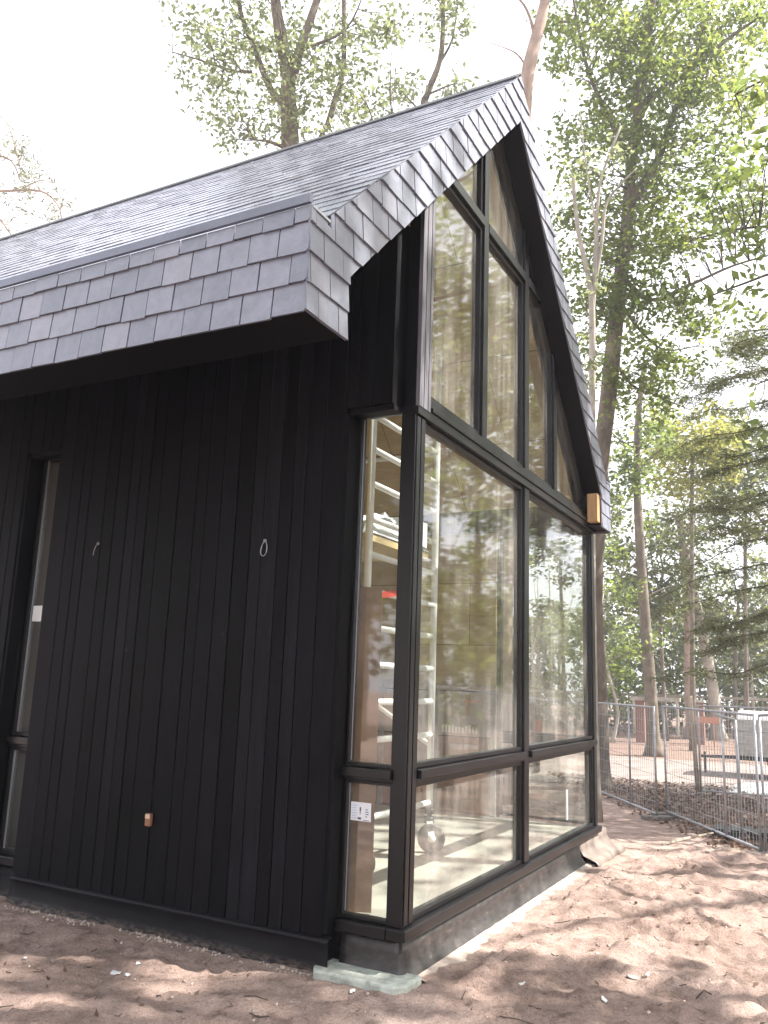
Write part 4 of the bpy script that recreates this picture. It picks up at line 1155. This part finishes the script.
# washed pine at the far left
D = 20.0
tree('pine_tree', 'thin crowned pine reaching in from the far left above the roof', 'tree',
     ([base(-75, D), at(-70,400,D), at(-62,200,D), at(-58,80,D), at(-55,0,D)], .2, .07),
     [(px([(-62,215),(-20,190),(0,191),(40,191),(58,205),(62,220)], D), .05, .012), (px([(-60,140),(-20,150),(10,160),(20,180)], D), .04, .01), (px([(-62,240),(-10,215),(2,222),(12,236)], D), .05, .018), (px([(-60,120),(-20,110),(5,120),(16,150),(22,180)], D), .03, .008), (px([(20,190),(45,180),(70,195),(80,204)], D), .018, .004)],
     region_px([(20,165,26,22,D,.9,.75), (48,190,26,18,D,.8,.7), (15,205,24,16,D,.8,.6), (5,150,16,28,D,.8,.5), (50,215,22,10,D,.7,.5), (66,200,14,10,D,.6,.4), (-40,170,30,60,D,1,.6), (10,230,14,10,D,.6,.4)], 7),
     'leaf_pine', 'bark_red', leaf=.15, crad=.36, slim=.2)
# young tree with fresh leaves
D = 30.0
tree('young_tree', 'slim tree with tufts of fresh green leaves along its trunk, behind the fence', 'tree',
     ([Vector((at(654,757,D).x, at(654,757,D).y, -.8)), at(651,700,D), at(645,620,D), at(640,545,D), at(637,480,D), at(638,420,D), at(645,360,D)], .26, .08),
     [(px([(640,560),(622,575),(608,590)], D), .05, .01), (px([(645,640),(625,655),(608,660)], D), .05, .01), (px([(638,470),(660,450),(680,440)], D), .06, .01), (px([(638,450),(620,440),(610,430)], D), .05, .01), (px([(643,600),(660,590),(675,585)], D), .04, .01)],
     region_px([(645,455,30,34,D,1.2,1.3), (625,480,20,26,D,1,1.0), (618,590,20,20,D,1,.9), (622,655,24,18,D,1,1.0), (650,650,18,14,D,1,.7), (660,420,26,22,D,1,.9), (612,540,14,26,D,1,.6), (648,520,20,14,D,1,.6)], 9),
     'leaf_fresh', 'bark', leaf=.20, crad=.55)
# leaning pair
D = 42
for (pts, lab, bk) in (([(693,728),(690,690),(689,640),(686,590),(680,520)], 'reddish trunk of the leaning pair beyond the fence', 'bark_red'),
                       ([(718,728),(713,690),(704,640),(696,600),(684,540)], 'whitish trunk leaning across its reddish neighbour beyond the fence', 'bark_pale')):
    b0 = at(pts[0][0], pts[0][1], D); b0.z = -.8
    tree('leaning_tree', lab, 'tree', ([b0]+[at(u, v, D) for u, v in pts[1:]], .33, .16), [(px([(pts[-1][0]+2, pts[-1][1]+20), (pts[-1][0]+25, pts[-1][1]-25)], D), .1, .03)],
         region_px([(pts[-1][0], pts[-1][1]-10, 40, 40, D, 2, .8)], 8), 'leaf_wood', bk, leaf=.26, crad=.8)
c0 = at(612, 730, 37); c0.z = -.8
tree('slim_birch', 'slim whitish stem leaning left just right of the cabin post, far back', 'tree', ([c0, at(618,712,37), at(609,675,37), at(604,640,37)], .09, .03), [], region_px([(606,640,14,18,37,1,.8)], 8), 'leaf_wood', 'bark_pale', leaf=.24, crad=.5)
# drooping conifer on the right
D = 14.0
cl = []; limbs = []
for v in range(330, 690, 20):
    vv = v+random.uniform(-9, 9); reach = 655+random.uniform(0, 75)+max(0, (420-v))*.6
    dz = random.uniform(-1.6, 1.6)
    w1, w2, w3 = random.uniform(-9, 9), random.uniform(-8, 8), random.uniform(-3, 16)
    p = [(800, vv-14), (770, vv-8+w1*.6, dz*.3), (735, vv+1+w1, dz*.7), ((reach+735)/2, vv+6+w2, dz*.9), (reach, vv+8+w3, dz)]
    limbs.append((px(p, D), .020, .004))
    sm = smooth_poly(px(p, D), 8)
    for q in sm[4:]:
        for s in range(random.choice([1,2,2,3])):
            cl.append(q+Vector((random.uniform(-.22,.22), random.uniform(-.22,.22), random.uniform(-.11, .03))))
tree('conifer_tree', 'feathery drooping conifer at the right edge with tiered needle sprays', 'tree',
     ([base(800, D), at(797,600,D), at(790,400,D), at(783,300,D), at(778,200,D)], .11, .03), limbs, cl, 'leaf_dark', 'bark_dark', leaf=.10, per=19, crad=.21, slim=.15, flat=.32, droop=.25, twig=.006)
# trees in the middle distance
mids = [(692, 440, 46, 40, 34, 'leaf_yellow', 'bright yellow green tree crown glowing behind the conifer'),
        (745, 470, 46, 50, 37, 'leaf_wood', 'olive green tree at the right edge behind the conifer'),
        (660, 570, 40, 46, 40, 'leaf_wood', 'olive tree between the young trunk and the leaning pair'),
        (735, 600, 50, 45, 44, 'leaf_wood', 'spreading dark tree above the trailer, in the far row'),
        (615, 660, 24, 40, 44, 'leaf_fresh', 'low fresh green tree close to the cabin post, far back'),
        (560, 500, 60, 60, 42, 'leaf_wood', 'olive tree hidden behind the glazed gable'),
        (470, 520, 60, 70, 40, 'leaf_mid', 'dark green tree far behind the cabin interior')]
for (u, v, ru, rv, d, lm, lab) in mids:
    b = base(u+random.uniform(-6, 6), d)
    tree('distant_tree', lab, 'tree', ([b, at(u, v+rv*.8, d), at(u+3, v, d), at(u-4, v-rv*.6, d)], .10, .03),
         [(px([(u, v+rv*.4), (u+ru*.5, v), (u+ru*.8, v-rv*.3)], d), .08, .02), (px([(u, v+rv*.3), (u-ru*.5, v-rv*.1), (u-ru*.8, v-rv*.4)], d), .08, .02)],
         region_px([(u, v, ru, rv, d, 2.5, 1.7), (u+random.uniform(-15,15), v+rv*.6, ru*1.0, rv*.8, d, 2, 1.5)], 10), lm, 'bark', leaf=.26, crad=.8, group='trees in the distance')
# far wood as one mass
cs = []
for i in range(4200):
    th = math.radians(random.uniform(-62, 72)); r = random.uniform(50, 62)
    hmax = 7.5+3*noise.noise(Vector((th*7, 1, 3)))+3.0*noise.noise(Vector((th*21, 5, 3)))
    z = -.8+max(.2, hmax)*random.random()**.8
    cs.append((CAM.x+r*math.sin(th), CAM.y+r*math.cos(th), z))
V, F = leaf_arrays(np.array(cs), .8, 34, .36, .8, RNG, .2, .6)
tag(fast_mesh('woodland', V, F, M['leaf_wood']), 'dense green woodland edge behind the far fence', 'woodland', kind='stuff')
m = MB()
for i in range(150):
    th = math.radians(random.uniform(-40, 45)); r = random.uniform(47, 60); x, y = CAM.x+r*math.sin(th), CAM.y+r*math.cos(th)
    h = random.uniform(5, 10); m.tube([(x, y, -.9), (x+random.uniform(-.4,.4), y, h*.5), (x+random.uniform(-1,1), y, h)], [random.uniform(.06,.16), .06, .03], 6)
tag(m.build('woodland_stems', M['bark_pale']), 'many thin grey stems standing in the far woodland', 'stems', kind='stuff')

# unseen trees on the sunny side: leaves culled to lay out the dappled shade
def lit(y, z):
    """how likely sun passes at this place of the gable plane (sun ray coordinates)"""
    n = .5+.5*np.array([noise.noise(Vector((a*1.5, b*1.5, 7))) for a, b in zip(y, z)])
    n2 = .5+.5*np.array([noise.noise(Vector((a*4.5, b*4.5, 3))) for a, b in zip(y, z)])
    q = .6*n+.4*n2
    p = np.where(z > 0, .50, .0)
    p = np.where((z > 0) & (z < 1.6) & (y > .2) & (y < 4.4), .62, p)
    p = np.where((z > 3.6) & (z < 6.5), .50+.12*np.clip((z-3.6)/1.2, 0, 1)+.06*np.clip(y, 0, 1), p)
    p = np.where(z >= 6.3, .80, p)
    p = np.where((z <= .05) & (z > -1.05) & (y > .5) & (y < 4.6), .74, p)
    p = np.where((z <= -1.05) & (z > -2.6) & (y > .1) & (y < 2.8), .66, p)
    p = np.where((y < -.1), .34, p)
    p = np.where((y < -.4) & (z < -.6), .25, p)
    p = np.where((y > 4.6), .5, p)
    return q < p
SV = np.array(SUN)
def keep(c):
    t = c[:, 0]/SV[0]
    return ~lit(c[:, 1]-SV[1]*t, c[:, 2]-SV[2]*t)
shade = [((7.6, 2.2), 'spreading shade tree in front of the glazed gable, out to the right'), ((8.8, 6.6), 'taller shade tree further along, right of the fence'), ((8.0, -2.6), 'shade tree nearest the viewer on the right')]
SC_ = [[], [], []]
for i in range(900):
    y = random.uniform(-8, 8.5); z = random.uniform(-6.5, 7.5); r = random.uniform(11, 15.5)
    c = Vector((0, y, z))+SUN*r
    if c.z < 2.2: continue
    j = min(range(3), key=lambda k: (c.x-shade[k][0][0])**2+(c.y-shade[k][0][1])**2); SC_[j].append(c)
for j, ((x, y), lab) in enumerate(shade):
    z0 = ground_h(x, y)
    tp = [Vector((x, y, z0-.05)), Vector((x+.1, y, 3)), Vector((x+.2, y+.1, 7)), Vector((x, y, 11)), Vector((x-.1, y, 14))]
    lb = []
    for k in range(9):
        a = k*2.4+j; zz = 3.5+k*1.1; L = 3.6-.15*k
        lb.append(([Vector((x+.1, y, zz)), Vector((x+.5*L*math.cos(a), y+.5*L*math.sin(a), zz+.7)), Vector((x+L*math.cos(a), y+L*math.sin(a), zz+1.1))], .09, .02))
    tree('shade_tree', lab, 'tree', (tp, .24, .06), lb, SC_[j], 'leaf_mid', 'bark', leaf=.24, per=26, crad=.75, group='shade trees to the right of the cabin', slim=.62, keep=keep)
# trees that show only as reflections in the panes
def refl(u, d):   # bearing as mirrored in the gable
    p = at(u, 690, d); return Vector((-p.x, p.y, ground_h(-p.x, p.y)))
for (u, d, h, r, lab) in ((552, 20, 12, .3, 'stout tree with leaning trunk mirrored in the right hand panes'), (450, 19, 17, .13, 'tall leafy tree mirrored in the big left pane'), (488, 23, 19, .13, 'tall leafy tree mirrored beside the middle mullion'), (512, 34, 7, .2, 'rounded low tree mirrored near the mullion'), (575, 36, 6, .2, 'bushy low tree mirrored by the right post')):
    b = refl(u, d); x, y = b.x, b.y
    tp = [b, b+Vector((.3, 0, h*.3)), b+Vector((.1, .2, h*.6)), b+Vector((-.6, .2, h))]
    lb = []
    for k in range(7):
        a = k*2.4; zz = h*(.3+.09*k); L = h*.3-.15*k
        lb.append(([Vector((x+.1, y, b.z+zz)), Vector((x+.5*L*math.cos(a), y+.5*L*math.sin(a), b.z+zz+.8)), Vector((x+L*math.cos(a), y+L*math.sin(a), b.z+zz+1.2))], .09, .02))
    cs = []
    for k in range(34 if u == 552 else (150 if u == 450 else 260) if h > 15 else 60):
        v_ = Vector((random.gauss(0, 1), random.gauss(0, 1), random.gauss(0, 1))).normalized()*random.random()**.4
        cs.append(b+Vector((v_.x*h*(.32 if h < 15 else .24), v_.y*h*(.32 if h < 15 else .24), h*(.78 if u == 552 else .56 if h > 15 else .62)+v_.z*h*(.26 if u == 552 else .48 if h > 15 else .36))))
    tree('mirrored_tree', lab, 'tree', (tp, r, r*.3), lb, cs, 'leaf_mid' if u != 512 else 'leaf_fresh', 'bark', leaf=.26, per=36, crad=.8)

for (x, y, h, lab) in ((-6.0, -16.5, 13, 'leafy tree behind the viewer, on the left side of the clearing'), (-11.5, -17.5, 15, 'wide leafy tree behind the viewer, furthest left'), (-8.4, -14.2, 14, 'round leafy tree behind the viewer, between two others')):
    b = Vector((x, y, .0)); lb = []
    for k in range(7):
        a = k*2.4; zz = h*(.25+.09*k); L = h*.25-.15*k
        lb.append(([Vector((x, y, zz)), Vector((x+.5*L*math.cos(a), y+.5*L*math.sin(a), zz+.8)), Vector((x+L*math.cos(a), y+L*math.sin(a), zz+1.2))], .09, .02))
    cs = []
    for k in range(220):
        v_ = Vector((random.gauss(0, 1), random.gauss(0, 1), random.gauss(0, 1))).normalized()*random.random()**.4
        cs.append(b+Vector((v_.x*3.4, v_.y*3, h*.56+v_.z*h*.46)))
    tree('clearing_tree', lab, 'tree', ([b, b+Vector((.2,0,h*.4)), b+Vector((0,.1,h*.95))], .22, .06), lb, cs, 'leaf_wood', 'bark', leaf=.3, per=34, crad=.8)

m = MB(); m.box(-125, 125, -115, 135, -2.2, 27)
hm, hn, _, HL = newmat('haze_veil')  # haze volume added in place of veiling lens flare, pales the trees
vol = N(hn, 'ShaderNodeVolumePrincipled'); vol.inputs['Color'].default_value = (.95, .96, 1, 1); vol.inputs['Density'].default_value = .0021; vol.inputs['Anisotropy'].default_value = .3
ho = N(hn, 'ShaderNodeOutputMaterial'); HL.new(vol.outputs[0], ho.inputs['Volume'])
tag(m.build('haze', hm), 'pale haze between the trees, added in place of a lens flare veil', 'haze', kind='stuff')
# ------------------------------------------------------------------ litter on the ground
def on_ground(pts, size, mat, name, label, cat, up=1.6):
    P = np.array(pts); V, F = leaves_at(P, size, RNG, 0, .6, up); return tag(fast_mesh(name, V, F, mat), label, cat, kind='stuff')
pts = []
while len(pts) < 9000:
    x = random.uniform(-5, 3.5); y = random.uniform(7, 19)
    if .857*x+.515*y < 5.2+random.uniform(0, .6): continue
    pts.append((x, y, mound(x, y)+random.uniform(.005, .05)))
on_ground(pts, .10, M['leaf_litter'], 'leaf_litter', 'brown leaf litter and wood chips beyond the fence foot', 'leaf litter')
on_ground(DRY, .035, M['leaf_litter'], 'dry_leaves', 'small dry leaf bits lying about on the sand', 'dry leaves', 2.5)
m = MB()
for i in range(1100):
    x = random.uniform(-3, 3); y = random.uniform(-2.5, 5.0)
    if x < .22 and y > -.25: continue
    s = random.choice([.004, .005, .006, .008, .010, .014]); z = mound(x, y)
    a = Vector((random.gauss(0,1), random.gauss(0,1), random.gauss(0,1))).normalized(); b = a.orthogonal().normalized(); c = a.cross(b)
    vs = [Vector((x, y, z+s*.3))+q*s*random.uniform(.7, 1.2) for q in (a, -a, b*.8, -b*.8, c*.6, -c*.6)]
    m.add(vs, [(0,2,4),(2,1,4),(1,3,4),(3,0,4),(2,0,5),(1,2,5),(3,1,5),(0,3,5)], True)
tag(m.build('pebbles', M['pebble']), 'scattered small stones and crumbs on the sand', 'pebbles', kind='stuff')
m = MB()
for i in range(420):
    x = random.uniform(-2.8, 3); y = random.uniform(-2.4, 4.8)
    if x < .25 and y > -.3: continue
    a = random.uniform(0, 6.28); L = random.choice([.02, .03, .04, .06, .10, .14])*random.uniform(.7, 1.2); k = random.uniform(-.4, .4)
    q = [(x+L*t*math.cos(a+k*t), y+L*t*math.sin(a+k*t)) for t in (0, .5, 1)]
    m.tube([(px_, py_, mound(px_, py_)+.004) for px_, py_ in q], random.uniform(.0012, .003), 5)
tag(m.build('twigs', M['bark_dark']), 'thin dark twigs and roots scattered on the sand', 'twigs', kind='stuff')
def scrap(u, v, sx, sy, label, mat='foil'):
    p = None
    d = (FW+RT*((u-384)/FPX)-UP*((v-512)/FPX)); t = (.02-CAM.z)/d.z; p = CAM+d*t
    for _ in range(6):
        t = (mound(p.x, p.y)+.004-CAM.z)/d.z; p = CAM+d*t
    m = MB(); n = 5; a0 = random.uniform(0, 6); vs = []
    for i in range(n+1):
        for j in range(n+1):
            a, b = (i/n-.5)*sx, (j/n-.5)*sy*(1+.3*math.sin(i))
            x, y = p.x+a*math.cos(a0)-b*math.sin(a0), p.y+a*math.sin(a0)+b*math.cos(a0)
            vs.append((x, y, mound(x, y)+.006+.010*abs(noise.noise(Vector((i*.9, j*.9, u))))))
    m.add(vs, [(i*(n+1)+j, (i+1)*(n+1)+j, (i+1)*(n+1)+j+1, i*(n+1)+j+1) for i in range(n) for j in range(n)], True)
    o = m.build('paper_scrap', M[mat]); s = o.modifiers.new('thick', 'SOLIDIFY'); s.thickness = .002
    return tag(o, label, 'scrap', 'pale scraps on the sand')
scrap(116, 973, .05, .025, 'longest white scrap on the sand in front of the left wall')
scrap(127, 975, .025, .018, 'small white scrap touching the end of the longest one')
scrap(138, 963, .018, .018, 'tiny white scrap between the long scrap and the wall')
scrap(25, 958, .022, .018, 'white crumb of paper nearest the left edge of the sand')
scrap(605, 1001, .035, .022, 'white chip on the sand at the bottom right')
scrap(632, 981, .055, .045, 'flat beige flake on the sand, larger than the chips around it', 'pebble')
scrap(647, 977, .025, .02, 'white flake beside the beige one on the sand')
scrap(352, 992, .04, .02, 'crumpled white scrap under the green foundation edge')
scrap(522, 985, .03, .02, 'pale chip on the sand left of the beige flake')
